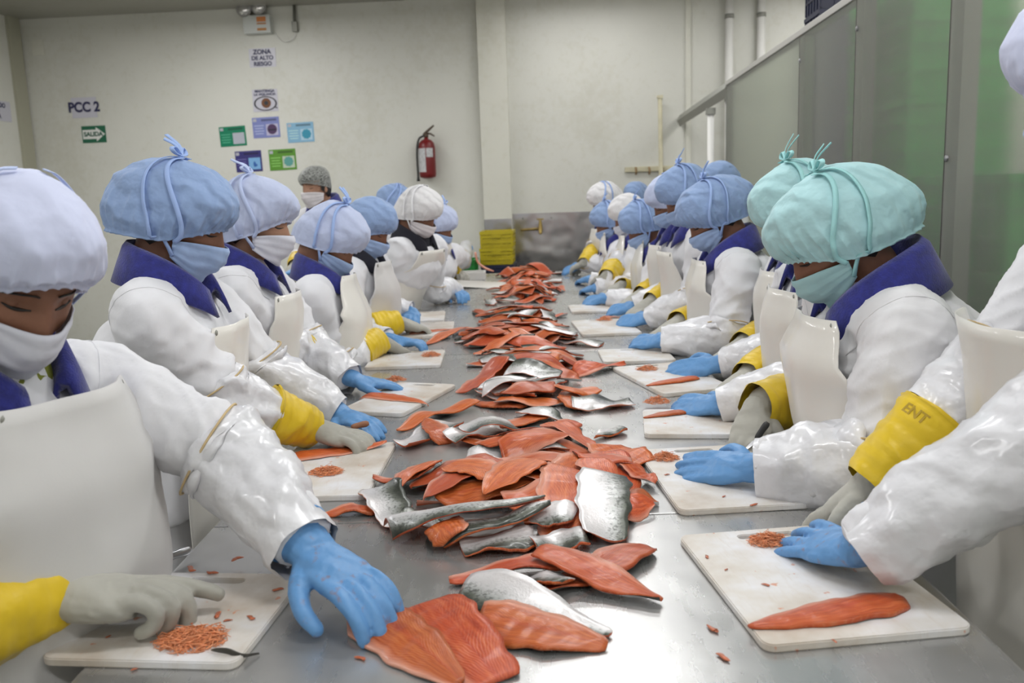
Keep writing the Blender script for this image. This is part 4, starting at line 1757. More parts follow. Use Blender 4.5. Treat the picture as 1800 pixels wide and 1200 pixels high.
        for _ in range(3):
            fw = [(fw[max(0, j - 1)] + 2 * fw[j] + fw[min(nv, j + 1)]) / 4 for j in range(nv + 1)]
        for lay in (0, .003):
            for j, z in enumerate(zs):
                cx = cen[j]
                a_, bb = la[j], fw[j] - cx.dot(F_)
                lim = np.interp(z, [zb, .85, 1.0, zt_], [.92, 1.05, .92, .74]) * apw
                for i in range(nu + 1):
                    th = -lim + 2 * lim * i / nu
                    off = .012 * mnoise(Vector((th * 2.2, z * 5, seed))) + .010 * max(0, (z - zt_ + .10) / .10) ** 2 + .010 * math.sin(th * 5 + seed) * (1 - j / nv)
                    off += lay
                    V.append(cx + Rt * ((a_ + .02 + off) * math.sin(th)) + F_ * (bb - (1 - math.cos(th)) * .75 * bb + off))
        n_ = (nu + 1) * (nv + 1)
        for j in range(nv):
            for i in range(nu):
                a = j * (nu + 1) + i
                Fc.append((a, a + 1, a + nu + 2, a + nu + 1))
                Fc.append((a + n_, a + n_ + nu + 1, a + n_ + nu + 2, a + n_ + 1))
        for i in range(nu):
            for a in (i, nv * (nu + 1) + i):
                Fc.append((a, a + n_, a + n_ + 1, a + 1))
        for j in range(nv):
            for a in (j * (nu + 1), j * (nu + 1) + nu):
                Fc.append((a, a + nu + 1, a + nu + 1 + n_, a + n_))
        me = raw('apron', V, Fc)
        bm = bmesh.new()
        bm.from_mesh(me)
        bmesh.ops.recalc_face_normals(bm, faces=bm.faces)
        bm.to_mesh(me)
        bm.free()
        ap = link('apron', me, M[apron], root)
        for s in (1, -1):
            i = 1 if s < 0 else nu - 1
            p0 = Vector(V[nv * (nu + 1) + i])
            mb = MB()
            mb.lathe([(.007, 0), (.008, .002), (.004, .004)], 10, p0 + F_ * .002 - Z3 * .012, F_.to_track_quat('Z', 'Y').to_matrix())
            mb.build('eyelet', M['grey_metal'], ap, True)
    # ---- trousers and boots
    mb = MB()
    for s in (1, -1):
        hip = pel + Rt * (.085 * s) - Z3 * .10
        knee = Vector((hip.x, hip.y, .46)) + F_ * .03
        ank = Vector((hip.x, hip.y, .20))
        mb.tube(smooth_path([pel + Rt * (.05 * s), hip, knee, ank], 14), [.12, .118, .115, .11, .108, .105, .10, .098, .095, .092, .09, .088, .086, .084], 16)
    me = remesh('trousers', mb, .02, 2, .5)
    link('trousers', me, M['trousers'], root)
    for s in (1, -1):
        hip = pel + Rt * (.085 * s)
        ank = Vector((hip.x, hip.y, 0))
        mb = MB()
        mb.tube(smooth_path([ank + Z3 * .32, ank + Z3 * .18, ank + Z3 * .09, ank + Z3 * .05 + F_ * .06, ank + Z3 * .036 + F_ * .17], 14), [(.07, .07)] * 6 + [(.062, .06), (.06, .056), (.058, .05), (.055, .046), (.052, .042), (.048, .038), (.04, .033), (.03, .026)], 14)
        mb.build('boot', M['boot'], root, True)
    # ---- mask, cap and ties
    make_mask(M[maskm], root, H4, seed, 30 if lv else 18, 14 if lv else 8)
    cp = make_cap('cap', cap, M[capm] if cap != 'net' else M['hairnet'], root, H4, seed * .37, {3: 200, 2: 150}.get(lv, 84), 34 if lv >= 2 else 20, capup)
    if straps:
        make_straps(cap, M[strapm], root, H4, seed * .37, bow, tie_low)
    if extra:
        extra(root, N, F_, Rt, H4)
    PEOPLE.append(root)
    return dict(root=root, WR=WR, FW=FW, EL=EL, N=N, F=F_, R=Rt, H4=H4)


m, nt, b = mat('hairnet')
b.inputs['Base Color'].default_value = (0.34, 0.35, 0.33, 1)
b.inputs['Roughness'].default_value = .6
tr = node(nt, 'ShaderNodeBsdfTransparent')
mx = node(nt, 'ShaderNodeMixShader')
nt.links.new(math_n(nt, 'GREATER_THAN', noise_n(nt, coords(nt), 220, 2), .47), mx.inputs[0])
nt.links.new(tr.outputs[0], mx.inputs[1])
nt.links.new(b.outputs[0], mx.inputs[2])
nt.links.new(mx.outputs[0], nt.nodes['Material Output'].inputs[0])
M['hairnet'] = m


def hand(wu, wv, wh, ku, kv, kh, **kw):
    """wrist and fingertips as seen in the photograph, wh/kh above the table top"""
    d = dict(w=tab(wu, wv, wh), k=tab(ku, kv, kh))
    d.update(kw)
    return d

# ------------------------------------------------------------------ the workers
def olive_shirt(root, N, F_, Rt, H4):
    mb = MB()
    mb.tube(smooth_path([N + F_ * .045 - Z3 * .16, N + F_ * .06 - Z3 * .06, N + F_ * .045 - Z3 * .0], 8), [(.07, .03)] * 8, 14, ref=Rt)
    mb.build('shirt', M['olive'], root, True)


def dark_shirt(root, N, F_, Rt, H4):
    mb = MB()
    mb.tube(smooth_path([N + F_ * .050 - Z3 * .14, N + F_ * .065 - Z3 * .05, N + F_ * .045 + Z3 * .01], 8), [(.07, .03)] * 8, 14, ref=Rt)
    mb.build('shirt', M['collar_dark'], root, True)


# left row, facing the table (+X)
L1 = person('person in pale lilac cap and white mask pressing a fillet with a blue glove', at(26, 472, 1.28), -16, capup=.022, apfwd=.03, neckback=.075, hp=33, hyaw=-38, scale=1.06, hroll=-6, side=-1,
            cap='round', capm='cap_lav', maskm='mask_white', strapm='strap_pale', lv=3, lean=.02, bib=1.175, apw=1.1, apron='apron_matt', extra=olive_shirt,
            blue=hand(548, 968, .085, 690, 1085, .035, curl=.40, m='nitrile_dirty', cuff=.045, cr=1.15, thumb=.3, size=1.08, pole=Vector((-.2, .6, .1))), yel=hand(86, 1048, .075, 260, 1052, .060, curls=[.12, .85, 1.0, 1.1], thumb=.1, ylen=.16, size=1.12, pole=Vector((-.4, -1.0, -.35))), tie_low=False, bow=False)
L2 = person('person in sky blue tied cap with blue mask, profile, glossy apron, trimming a fillet', at(322, 386, 2.12), 2, hp=24, cap='bun', lv=2, lean=.07,
            blue=hand(598, 728, .05, 680, 762, .03, curl=.25), yel=hand(548, 752, .06, 612, 772, .035, curl=.8))
L3 = person('person in white cap and white mask with bare cheek, behind the sky blue capped worker', at(450, 388, 2.75), 0, hp=12, cap='bouffant', capm='cap_pale', maskm='mask_white', strapm='strap_pale', lv=2, lean=.07,
            blue=hand(622, 668, .05, 690, 678, .02, curl=.3), yel=hand(570, 626, .10, 600, 650, .07), skin='skin_light')
L4 = person('person in pale blue cap with ties drawn up, head bent low', at(585, 420, 3.35), -4, hp=42, cap='bouffant', capm='cap_pale', strapm='strap_blue', maskm='mask_blue', lv=1, lean=.05,
            blue=hand(690, 597, .05, 742, 606, .03, curl=.7), yel=hand(668, 598, .07, 694, 612, .03, curl=.9))
L5 = person('person in smooth sky blue cap with matt apron, half hidden in the left row', at(648, 398, 4.0), -12, hp=30, cap='round', capm='cap_blue', lv=1, lean=.05, straps=False, apron='apron_matt',
            blue=hand(725, 548, .07, 722, 578, .03, curl=.4), collar='collar_dark')
L6 = person('person in white cap and cream mask with open white collar, stooping over fillets', at(738, 372, 4.75), -28, hp=30, cap='bouffant', capm='cap_white', maskm='mask_cream', strapm='strap_white', lv=1, lean=.16, collar='collar_dark', extra=dark_shirt,
            blue=hand(805, 512, .06, 826, 530, .03, curl=.5), yel=hand(775, 508, .07, 785, 525, .04, curl=.7), bow=False)
L7 = person('person in pale blue cap with dark collar behind the white capped worker', at(693, 358, 6.2), 170, hp=0, cap='bouffant', capm='cap_blue', lv=0, lean=.02, bow=False)
L8 = person('person in blue cap at the far left end of the table lifting a fillet', at(773, 395, 5.9), -30, hp=30, cap='round', capm='cap_pale', lv=1, lean=.10,
            blue=hand(820, 432, .17, 836, 444, .14, curl=.4), yel=hand(800, 478, .06, 822, 490, .03))
L9 = person('person standing back from the table in grey hairnet and white mask', at(556, 327, 5.6), -130, hp=6, hyaw=-125, cap='net', maskm='mask_cream', strapm='strap_white', lv=1, lean=.0, bow=False, tie_low=False, apron=None, straps=False, skin='skin_light')

# right row, facing the table (-X)
R1 = person('person cut by the frame edge, lilac cap, cream apron, blue glove on shavings', at(1935, 130, 1.36), 176, side=1, hp=25, cap='round', capm='cap_lav', lv=3, lean=.04, bulk=1.06, neckback=.14, neckdrop=.172, apfwd=.12,
            blue=hand(1505, 968, .065, 1400, 945, .028, curl=.12, m='nitrile_dirty', cuff=.05, cr=1.15, spread=.28, size=1.05, thumb=.8, pole=Vector((.4, -.25, -1))), yel=hand(1532, 850, .10, 1480, 890, .045, curl=.8, ylen=.16, thumb=.2, pole=Vector((.5, .1, -1)), print='ENT', pturn=-.6), straps=False, bib=1.22)
R2 = person('person in mint green cap with bulging back and mint mask, head bowed over board', at(1462, 418, 1.92), 178, side=1, hp=36, cap='bun', capm='cap_mint', maskm='mask_mint', strapm='strap_mint', lv=3, lean=.14, coat='coat_warm', bulk=1.18,
            blue=hand(1320, 822, .055, 1215, 822, .028, curl=.10, spread=.05, cuff=.06), yel=hand(1330, 715, .09, 1318, 765, .035, curl=.8, ylen=.15), neckback=.105, neckdrop=.115)
R3 = person('person in mint green cap mostly hidden behind the bigger mint cap', at(1408, 372, 2.42), 182, side=1, hp=34, cap='bouffant', capm='cap_mint', maskm='mask_mint', strapm='strap_mint', lv=2, lean=.10,
            blue=hand(1262, 712, .045, 1205, 712, .025, curl=.2), neckback=.08)
R3b = person('person hidden behind the two mint caps with only a sleeve and blue glove showing', at(1395, 365, 2.95), 180, side=1, hp=34, cap='round', capm='cap_mint', strapm='strap_mint', maskm='mask_mint', lv=1, lean=.10, bow=False,
             blue=hand(1262, 640, .05, 1190, 652, .02, curl=.2))
R4 = person('person in periwinkle blue cap with knotted back, broad white sleeve and blue collar', at(1250, 378, 3.50), 180, side=1, hp=34, cap='bun', capm='cap_blue', lv=2, lean=.12, neckback=.08, bulk=1.05,
            blue=hand(1160, 599, .05, 1108, 602, .025, curl=.3))
R5 = person('person in blue cap just past the knotted periwinkle cap, face lowered', at(1205, 343, 4.05), 182, side=1, hp=30, cap='bouffant', capm='cap_blue', lv=1, lean=.10,
            blue=hand(1135, 560, .05, 1090, 566, .025, curl=.3))
R6 = person('person in paler blue cap whose forehead shows left of the periwinkle cap', at(1180, 352, 4.55), 184, side=1, hp=28, cap='round', capm='cap_pale', lv=1, lean=.08, bow=False,
            blue=hand(1112, 540, .05, 1075, 546, .025, curl=.3))
R7 = person('person in crumpled blue cap with ties, middle of the right row', at(1130, 394, 5.0), 180, side=1, hp=34, cap='bouffant', capm='cap_blue', lv=1, lean=.10,
            blue=hand(1062, 524, .05, 1035, 530, .025, curl=.3), neckback=.08)
R8 = person('person in white cap between two blue caps at the far right', at(1106, 378, 5.6), 182, side=1, hp=24, cap='round', capm='cap_white', maskm='mask_white', lv=1, lean=.05, straps=False,
            blue=hand(1045, 506, .05, 1020, 510, .02, curl=.3), yel=hand(1066, 485, .12, 1048, 496, .06, ylen=.15))
R9 = person('person in small blue cap with blue mask near the far right table end', at(1071, 388, 6.05), 182, side=1, hp=28, cap='round', capm='cap_blue', lv=1, lean=.05,
            blue=hand(1035, 490, .05, 1012, 494, .02, curl=.3), yel=hand(1085, 480, .10, 1070, 490, .06))
R10 = person('person in pale mint cap farthest along the right side, yellow cuff raised', at(1063, 352, 6.7), 186, side=1, hp=24, cap='bouffant', capm='cap_white', maskm='mask_white', lv=1, lean=.10, bow=False,
             yel=hand(1026, 462, .10, 1010, 474, .04, ylen=.2, curl=.7))
R11 = person('person in blue cap with bare forehead standing behind the far right workers', at(1120, 348, 7.6), 205, side=1, hp=4, cap='round', capm='cap_blue', lv=0, lean=.0, straps=False)
R12 = person('person in light blue cap peeping over the knotted periwinkle cap', at(1266, 328, 4.95), 180, side=1, hp=10, cap='round', capm='cap_blue', lv=0, lean=.05, straps=False)

# ------------------------------------------------------------------ cutting boards
RES = .008
HX0, HY0 = -.72, .80
HM = np.zeros((int(1.44 / RES), int(6.6 / RES)))          # height above the table, for stacking


def hm_fill(poly, h):
    P = np.array([[p.x, p.y] for p in poly])
    ii, jj = np.meshgrid(np.arange(HM.shape[0]), np.arange(HM.shape[1]), indexing='ij')
    x, y = HX0 + ii * RES, HY0 + jj * RES
    ins = np.ones_like(x, bool)
    n = len(P)
    sgn = np.sign((P[1][0] - P[0][0]) * (P[2][1] - P[1][1]) - (P[1][1] - P[0][1]) * (P[2][0] - P[1][0]))
    for k in range(n):
        a, b = P[k], P[(k + 1) % n]
        ins &= sgn * ((b[0] - a[0]) * (y - a[1]) - (b[1] - a[1]) * (x - a[0])) >= 0
    HM[ins] = np.maximum(HM[ins], h)


BOARD_T = .012
BOARDS = {}


def board(key, near, far, side, width, label, slot='end', length=None):
    """near/far: the table-side edge of the board as seen; side +1 extends to +X"""
    a, b = tab(*near, BOARD_T), tab(*far, BOARD_T)
    d = (b - a)
    d.z = 0
    L = length or d.length
    d.normalize()
    w = Vector((d.y, -d.x, 0)) * side
    c = a + d * (L / 2) + w * (width / 2)
    ang = math.atan2(d.y, d.x)
    pts = []
    r = .018
    for (sx, sy, a0) in ((1, 1, 0), (-1, 1, 90), (-1, -1, 180), (1, -1, 270)):
        for k in range(6):
            q = R_(a0 + 18 * k)
            pts.append((sx * (L / 2 - r) + r * math.cos(q), sy * (width / 2 - r) + r * math.sin(q)))
    hole = []
    hw, hh = width * .17, .009
    for k in range(16):
        q = 2 * math.pi * k / 16
        yy = (hw - hh) * (1 if math.cos(q) > 0 else -1) + hh * math.cos(q)
        hole.append((L / 2 - .030 + hh * math.sin(q), yy))
    bm = bmesh.new()
    ed = []
    for loop in (pts, hole):
        vs = [bm.verts.new((x, y, 0)) for x, y in loop]
        ed += [bm.edges.new((vs[k], vs[(k + 1) % len(vs)])) for k in range(len(vs))]
    bmesh.ops.triangle_fill(bm, edges=ed, use_beauty=True)
    g = bmesh.ops.extrude_face_region(bm, geom=bm.faces[:])
    bmesh.ops.translate(bm, verts=[v for v in g['geom'] if isinstance(v, bmesh.types.BMVert)], vec=(0, 0, BOARD_T))
    bmesh.ops.recalc_face_normals(bm, faces=bm.faces)
    bev = [e for e in bm.edges if len(e.link_faces) == 2 and e.calc_face_angle(0) > 1.2]
    bmesh.ops.bevel(bm, geom=bev, offset=.0018, segments=2, affect='EDGES')
    me = bpy.data.meshes.new('cutting_board')
    bm.to_mesh(me)
    bm.free()
    o = link('cutting_board', me, M['board'])
    o.location = (c.x, c.y, TZ)
    o.rotation_euler = (0, 0, ang)
    tag(o, label, 'cutting board', 'white cutting boards on the table')
    hm_fill([a, a + d * L, a + d * L + w * width, a + w * width], BOARD_T)
    BOARDS[key] = o
    return o


board('R1', (1345, 1135), (1192, 940), 1, .30, 'large white cutting board at bottom right under the lone dark orange fillet')
board('R2', (1195, 897), (1118, 790), 1, .26, 'white cutting board under the hand of the big mint capped worker')
board('R3', (1133, 763), (1128, 700), 1, .24, 'white cutting board second behind the mint capped workers board, cream tinted', length=.26)
board('R4', (1165, 692), (1075, 645), 1, .24, 'white cutting board lying skewed beside the silver fillet on the right')
board('R5', (1062, 636), (1050, 614), 1, .26, 'white cutting board by the periwinkle capped workers glove')
board('R6', (1024, 588), (1003, 563), 1, .26, 'white cutting board holding shavings before the far right gloves')
board('R7', (1005, 548), (998, 536), 1, .26, 'small far cutting board on the right, beyond the shavings board')
board('L1', (415, 1165), (538, 1008), -1, .285, 'stained white cutting board at bottom left with knife and loose shavings')
board('L2', (645, 870), (697, 776), -1, .25, 'white cutting board with a fillet under grey and blue gloves')
board('L3', (707, 727), (803, 675), -1, .21, 'white cutting board with a long fillet in front of the white capped worker')
board('L4', (774, 641), (783, 614), -1, .28, 'white cutting board with shavings under the pale blue capped worker')
board('L5', (795, 589), (799, 564), -1, .28, 'white cutting board with one slim fillet, fifth along the left')
board('L6', (781, 562), (783, 546), -1, .26, 'farthest white cutting board along the left side')
# white tray at the far left end
c = tab(822, 490)
t = empty('white_tray', (c.x, c.y, TZ))
tag(t, 'shallow white plastic tray at the far left end of the table', 'tray')
mb = MB()
mb.box((0, 0, .004), (.26, .20, .008))
mb.build('base', M['pipe'], t)
for (x, y, w_, d_) in ((0, -.10, .27, .01), (0, .10, .27, .01), (-.13, 0, .01, .19), (.13, 0, .01, .19)):
    MB().box((x, y, .027), (w_, d_, .054)).build('side', M['pipe'], t, bevel=.002)

# ------------------------------------------------------------------ fillets
HWX = [0, .05, .14, .30, .50, .70, .86, .96, 1]
HWY = [.58, .78, .94, 1.0, .93, .72, .46, .27, .12]
NS, NW = 28, 11
FIL = [0]
HC = .080


def hm_at(x, y):
    A = HM.copy()
    for ax in (0, 1):
        for sh in (1, -1):
            A = np.maximum(A, np.roll(HM, sh, ax))
    fi = np.clip((x - HX0) / RES, 1, HM.shape[0] - 3)
    fj = np.clip((y - HY0) / RES, 1, HM.shape[1] - 3)
    i, j = fi.astype(int), fj.astype(int)
    u, v = fi - i, fj - j
    return A[i, j] * (1 - u) * (1 - v) + A[i + 1, j] * u * (1 - v) + A[i, j + 1] * (1 - u) * v + A[i + 1, j + 1] * u * v


def fillet(h, t, width, skin, label, group=None, seed=None, thick=.013, curl=.010, bend=0.0, wave=.006, flip=1, lift=0.0, stiff=14, belly=1.0, blunt=False, name='trout_fillet', extra_z=None, squash=.6):
    """h: blunt head end, t: tail end (world points, only x and y count)"""
    FIL[0] += 1
    seed = seed if seed is not None else FIL[0] * 7
    r = np.random.RandomState(seed)
    h, t = Vector(h), Vector(t)
    d = Vector((t.x - h.x, t.y - h.y))
    L = d.length
    d.normalize()
    nn = Vector((-d.y, d.x)) * flip
    s = np.linspace(0, 1, NS)[:, None] * np.ones((1, NW))
    w = np.ones((NS, 1)) * np.linspace(-1, 1, NW)[None, :]
    hw = np.interp(s, HWX, HWY if not blunt else [.80, .95, 1, 1, .98, .92, .82, .72, .62]) * width / 2
    ph = r.rand(6) * 6.28
    hw = hw * (1 + .05 * np.sin(s * 17 + ph[0]) * (np.abs(w)) + .04 * np.sin(s * 31 + ph[1]) * np.abs(w))
    lx = s * L + .10 * width * (w * .5) * (1 - s) * (1 + r.rand())          # oblique head cut
    ly = w * hw + bend * np.sin(np.pi * s) + .02 * width * np.sin(s * 5 + ph[2])
    X = h.x + d.x * lx + nn.x * ly
    Y = h.y + d.y * lx + nn.y * ly
    z = hm_at(X, Y)
    for _ in range(stiff):
        a = z.copy()
        a[1:-1, :] = .5 * (z[:-2, :] + z[2:, :])
        a[0] = np.maximum(z[0], 2 * z[1] - z[2])
        a[-1] = np.maximum(z[-1], 2 * z[-2] - z[-3])
        b = a.copy()
        b[:, 1:-1] = .5 * (a[:, :-2] + a[:, 2:])
        z = np.maximum(z, .5 * a + .5 * b)
    sup = z.copy()
    for _ in range(6):
        a = z.copy()
        a[1:-1, :] = .25 * z[:-2, :] + .5 * z[1:-1, :] + .25 * z[2:, :]
        b = a.copy()
        b[:, 1:-1] = .25 * a[:, :-2] + .5 * a[:, 1:-1] + .25 * a[:, 2:]
        z = b
    z = np.maximum(z, sup - .004)
    for _ in range(2):
        z[1:-1, :] = .25 * z[:-2, :] + .5 * z[1:-1, :] + .25 * z[2:, :]
        z[:, 1:-1] = .25 * z[:, :-2] + .5 * z[:, 1:-1] + .25 * z[:, 2:]
    cu = curl * (np.abs(w) ** 2.5) * (.5 + .5 * np.sin(s * (5 + 4 * r.rand()) + ph[3] + (w > 0) * 2)) + wave * (.5 + .5 * np.sin(s * (6 + 5 * r.rand()) + ph[4]))
    cu = cu + lift * (1 - s) ** 2
    if extra_z is not None:
        cu = cu + extra_z(s, w)
    zb = z + cu + .0008
    th = thick * (.30 + .70 * (1 - np.clip(np.abs(w - .15), 0, 1) ** 2.2)) * np.interp(s, [0, .04, .2, .6, 1], [.55, .9, 1, .8, .35])
    th = th * (1 + .10 * np.sin(s * 40 + w * 3 + ph[5]) * (not skin))
    zt = zb + th
    # stacking map
    us = np.linspace(0, NS - 1, 64)
    uw = np.linspace(0, NW - 1, 26)

    def up(A):
        B = np.stack([np.interp(us, np.arange(NS), A[:, k]) for k in range(NW)], 1)
        return np.stack([np.interp(uw, np.arange(NW), B[k]) for k in range(64)], 0)
    i = np.clip(((up(X) - HX0) / RES).astype(int), 0, HM.shape[0] - 1)
    j = np.clip(((up(Y) - HY0) / RES).astype(int), 0, HM.shape[1] - 1)
    cur = HM[i, j]
    np.maximum.at(HM, (i, j), cur + (up(zt) - cur) * 1.0)
    zt, zb = HC * (1 - np.exp(-zt / HC)), HC * (1 - np.exp(-zb / HC))          # a soft heap sags
    cx, cy, cz = float(X.mean()), float(Y.mean()), float(zb.min())
    top = np.stack([X - cx, Y - cy, zt - cz], -1).reshape(-1, 3)
    bot = np.stack([X - cx, Y - cy, zb - cz], -1).reshape(-1, 3)
    V = np.concatenate([top, bot]).tolist()
    n = NS * NW
    F, MI = [], []
    for a in range(NS - 1):
        for c in range(NW - 1):
            k = a * NW + c
            q = (k, k + NW, k + NW + 1, k + 1)
            if flip < 0:
                q = q[::-1]
            F.append(q); MI.append(1 if skin else 0)
            F.append(tuple(x + n for x in q[::-1])); MI.append(0 if skin else 1)
    rim = [c for c in range(NW)] + [a * NW + NW - 1 for a in range(1, NS)] + [(NS - 1) * NW + c for c in range(NW - 2, -1, -1)] + [a * NW for a in range(NS - 2, 0, -1)]
    for k in range(len(rim)):
        a, b = rim[k], rim[(k + 1) % len(rim)]
        q = (a, b, b + n, a + n)
        if flip < 0:
            q = q[::-1]
        F.append(q); MI.append(0)
    me = bpy.data.meshes.new(name)
    me.from_pydata(V, [], F)
    me.polygons.foreach_set('material_index', MI)
    me.polygons.foreach_set('use_smooth', [True] * len(F))
    uv = me.uv_layers.new(name='UVMap')
    S2 = np.concatenate([s.ravel(), s.ravel()])
    W2 = np.concatenate([(w.ravel() + 1) / 2] * 2)
    li = np.empty(len(me.loops), np.int32)
    me.loops.foreach_get('vertex_index', li)
    uv.data.foreach_set('uv', np.stack([S2[li], W2[li]], 1).astype(np.float32).ravel())
    me.update()
    o = bpy.data.objects.new(name, me)
    COL.objects.link(o)
    me.materials.append(M['flesh'])
    me.materials.append(M['fish_skin'])
    o.location = (cx, cy, TZ + cz)
    tag(o, label, 'fish fillet', group)
    return o


def fpx(hu, hv, tu, tv, width, skin, label, h=.02, **kw):
    return fillet(tab(hu, hv, h), tab(tu, tv, h), width, skin, label, kw.pop('group', 'trout fillets in the near heaps'), **kw)


rnd = random.Random(21)


def scatter(n, rows, lab_f, lab_s, group, wmean=.078, skin_share=.42, lmean=.235, wave=.008, ang=38, hplane=.03):
    """rows: (v, u0, u1) edges of a heap in the photograph, taken to the table top"""
    E = [(tab((u0 + u1) / 2, v, hplane).y, tab(u0, v, hplane).x, tab(u1, v, hplane).x) for v, u0, u1 in rows]
    E.sort()
    ys = [e[0] for e in E]
    for k in range(n):
        y = rnd.uniform(ys[0], ys[-1])
        x0 = np.interp(y, ys, [e[1] for e in E])
        x1 = np.interp(y, ys, [e[2] for e in E])
        L = lmean * rnd.uniform(.82, 1.15)
        a = rnd.gauss(0, R_(ang)) + (math.pi if rnd.random() < .5 else 0)
        m_ = min(.5 * (x1 - x0), .40 * L * abs(math.cos(a)) + .02)
        q = rnd.triangular(x0 + m_, x1 - m_) if x1 - x0 > 2 * m_ + .01 else (x0 + x1) / 2
        h = Vector((q - math.cos(a) * L / 2, y - math.sin(a) * L / 2, 0))
        t = Vector((q + math.cos(a) * L / 2, y + math.sin(a) * L / 2, 0))
        skin = rnd.random() < skin_share
        fx_ = (q - x0) / max(.01, x1 - x0)
        fy_ = (y - ys[0]) / (ys[-1] - ys[0])
        zone = ', ' + ('left' if fx_ < .38 else 'right' if fx_ > .62 else 'middle') + (' at its near edge' if fy_ < .25 else ' at its far edge' if fy_ > .75 else ' nearer half' if fy_ < .5 else ' farther half')
        fillet(h, t, wmean * rnd.uniform(.85, 1.2), skin, (lab_s if skin else lab_f) + zone, group, wave=wave * rnd.uniform(.4, 1.9), curl=.012 * rnd.uniform(.4, 1.8),
               bend=rnd.uniform(-.02, .02), flip=rnd.choice((1, -1)), stiff=9)


# far heap at the end of the table
HC = .17
scatter(74, [(474, 880, 985), (485, 855, 1005), (500, 842, 1012), (515, 838, 1008), (524, 842, 985)],
        'orange fillet in the tall far heap', 'silver skin fillet in the tall far heap', 'fillets in the far heap', ang=42)
# middle heap
HC = .10
scatter(58, [(540, 800, 1000), (552, 790, 1010), (565, 800, 1035), (580, 790, 1060), (596, 745, 1085), (604, 800, 1090)],
        'orange fillet in the middle heap', 'silver skin fillet in the middle heap', 'fillets in the middle heap', ang=36)
# heap between the middle one and the big near one
scatter(36, [(612, 815, 1060), (628, 815, 1050), (645, 822, 1060), (662, 815, 1060), (682, 810, 1050), (700, 790, 1040)],
        'orange fillet in the heap beyond the near one', 'silver skin fillet in the heap beyond the near one', 'fillets in the third heap', ang=34)
G3 = 'single fillets round the third heap'
fpx(1010, 652, 1100, 632, .075, False, 'slim orange fillet pointing right beyond the skewed right board', group=G3)
fpx(1020, 618, 950, 640, .070, True, 'dark backed silver fillet lying lengthwise above the slim orange one', group=G3)
fpx(1005, 708, 1112, 700, .105, True, 'single silver fillet lying flat right of the third heap', group=G3, blunt=True, curl=.016)
fpx(1055, 680, 975, 690, .085, False, 'plump orange fillet left of the lone flat silver one', group=G3)
fpx(850, 690, 945, 685, .08, True, 'silver fillet with dark back across the third heap front', group=G3, wave=.014)
fpx(895, 665, 985, 668, .105, True, 'broad pale silver fillet in the middle of the third heap', group=G3, blunt=True)
fpx(880, 655, 815, 682, .10, False, 'broad orange fillet slanting down left in the third heap', group=G3, blunt=True)

HC = .085
# the big near heap: filler layers first, then the fillets that show
scatter(17, [(770, 800, 1080), (790, 740, 1100), (815, 720, 1110), (845, 700, 1110), (870, 720, 1110)],
        'orange fillet buried in the big near heap', 'silver fillet buried in the big near heap', 'buried fillets of the near heap', skin_share=.2, ang=28, hplane=.03)
fpx(835, 705, 697, 748, .075, False, 'orange fillet with rounded end curling at the left of the near heap', h=.02, bend=-.02, wave=.016)
fpx(800, 738, 705, 778, .085, True, 'crumpled white bellied skin piece at the left edge of the near heap', curl=.02, wave=.012, blunt=True)
fpx(785, 768, 745, 745, .07, False, 'small orange fillet beneath the crumpled skin piece')
fpx(880, 750, 788, 770, .095, True, 'white bellied silver fillet lying flat under the arched one', blunt=True)
fpx(965, 700, 880, 725, .085, False, 'short pink orange fillet on top beside the arched silver one', h=.05)
fpx(920, 705, 990, 720, .085, True, 'mottled silver fillet under the pink orange one', h=.04)
fpx(905, 728, 815, 745, .10, True, 'arched silver fillet curling over white skin', h=.05, wave=.012, extra_z=lambda s, w: .030 * np.sin(np.pi * s), blunt=True)
fpx(1010, 715, 875, 768, .085, False, 'long orange fillet slanting left at the back of the near heap', h=.05)
fpx(965, 725, 1050, 765, .09, False, 'orange fillet slanting right at the back of the near heap', h=.05)
fpx(1095, 745, 1045, 760, .055, True, 'small silver scrap piece right of the near heap')
fpx(880, 775, 1000, 750, .085, False, 'orange fillet with pale lower edge behind the hollow curl', h=.06)
fpx(1060, 775, 1130, 800, .105, False, 'striped orange fillet at the far right corner of the near heap', h=.03, blunt=True)
fpx(990, 790, 860, 785, .10, False, 'pale orange fillet with curled hollow end across the near heap', h=.07, lift=.015, blunt=True, extra_z=lambda s, w: .018 * (np.abs(w)) ** 2 * s)
fpx(840, 800, 720, 830, .11, False, 'flaky orange fillet on the left shoulder of the near heap', h=.05, wave=.014)
fpx(760, 835, 655, 838, .075, False, 'thin orange fillet end poking out left of the near heap', h=.02)
fpx(870, 800, 745, 850, .10, False, 'broad glossy orange fillet on the left of the near heap', h=.06, wave=.012)
fpx(1050, 770, 985, 815, .11, False, 'broad orange fillet on the crown of the near heap', h=.08, blunt=True)
fpx(1070, 775, 1105, 870, .095, False, 'orange fillet hanging down the right flank of the near heap', h=.05)
fpx(1070, 868, 1158, 872, .075, False, 'orange fillet sticking out low on the right of the near heap', h=.02)
fpx(1075, 905, 1150, 885, .065, False, 'dark orange fillet under the low right one', h=.015)
fpx(1105, 830, 1152, 848, .06, False, 'small orange fillet tip beside the mint capped workers board', h=.015)
fpx(1005, 800, 990, 872, .125, False, 'big square orange fillet draped over the front crown of the near heap', h=.08, blunt=True, thick=.016)
fpx(760, 800, 690, 850, .085, False, 'orange fillet fanning over the left end of the heap', h=.035)
fpx(880, 830, 790, 812, .095, False, 'glossy orange fillet lying across the left middle of the heap', h=.06, blunt=True)
fpx(940, 800, 850, 845, .10, False, 'orange fillet sloping to the front left of the crown', h=.07, wave=.012)
fpx(1090, 800, 1010, 780, .095, False, 'orange fillet across the back right of the heap', h=.06)
fpx(1040, 800, 1090, 860, .085, False, 'ridged orange fillet beside the square one', h=.06)
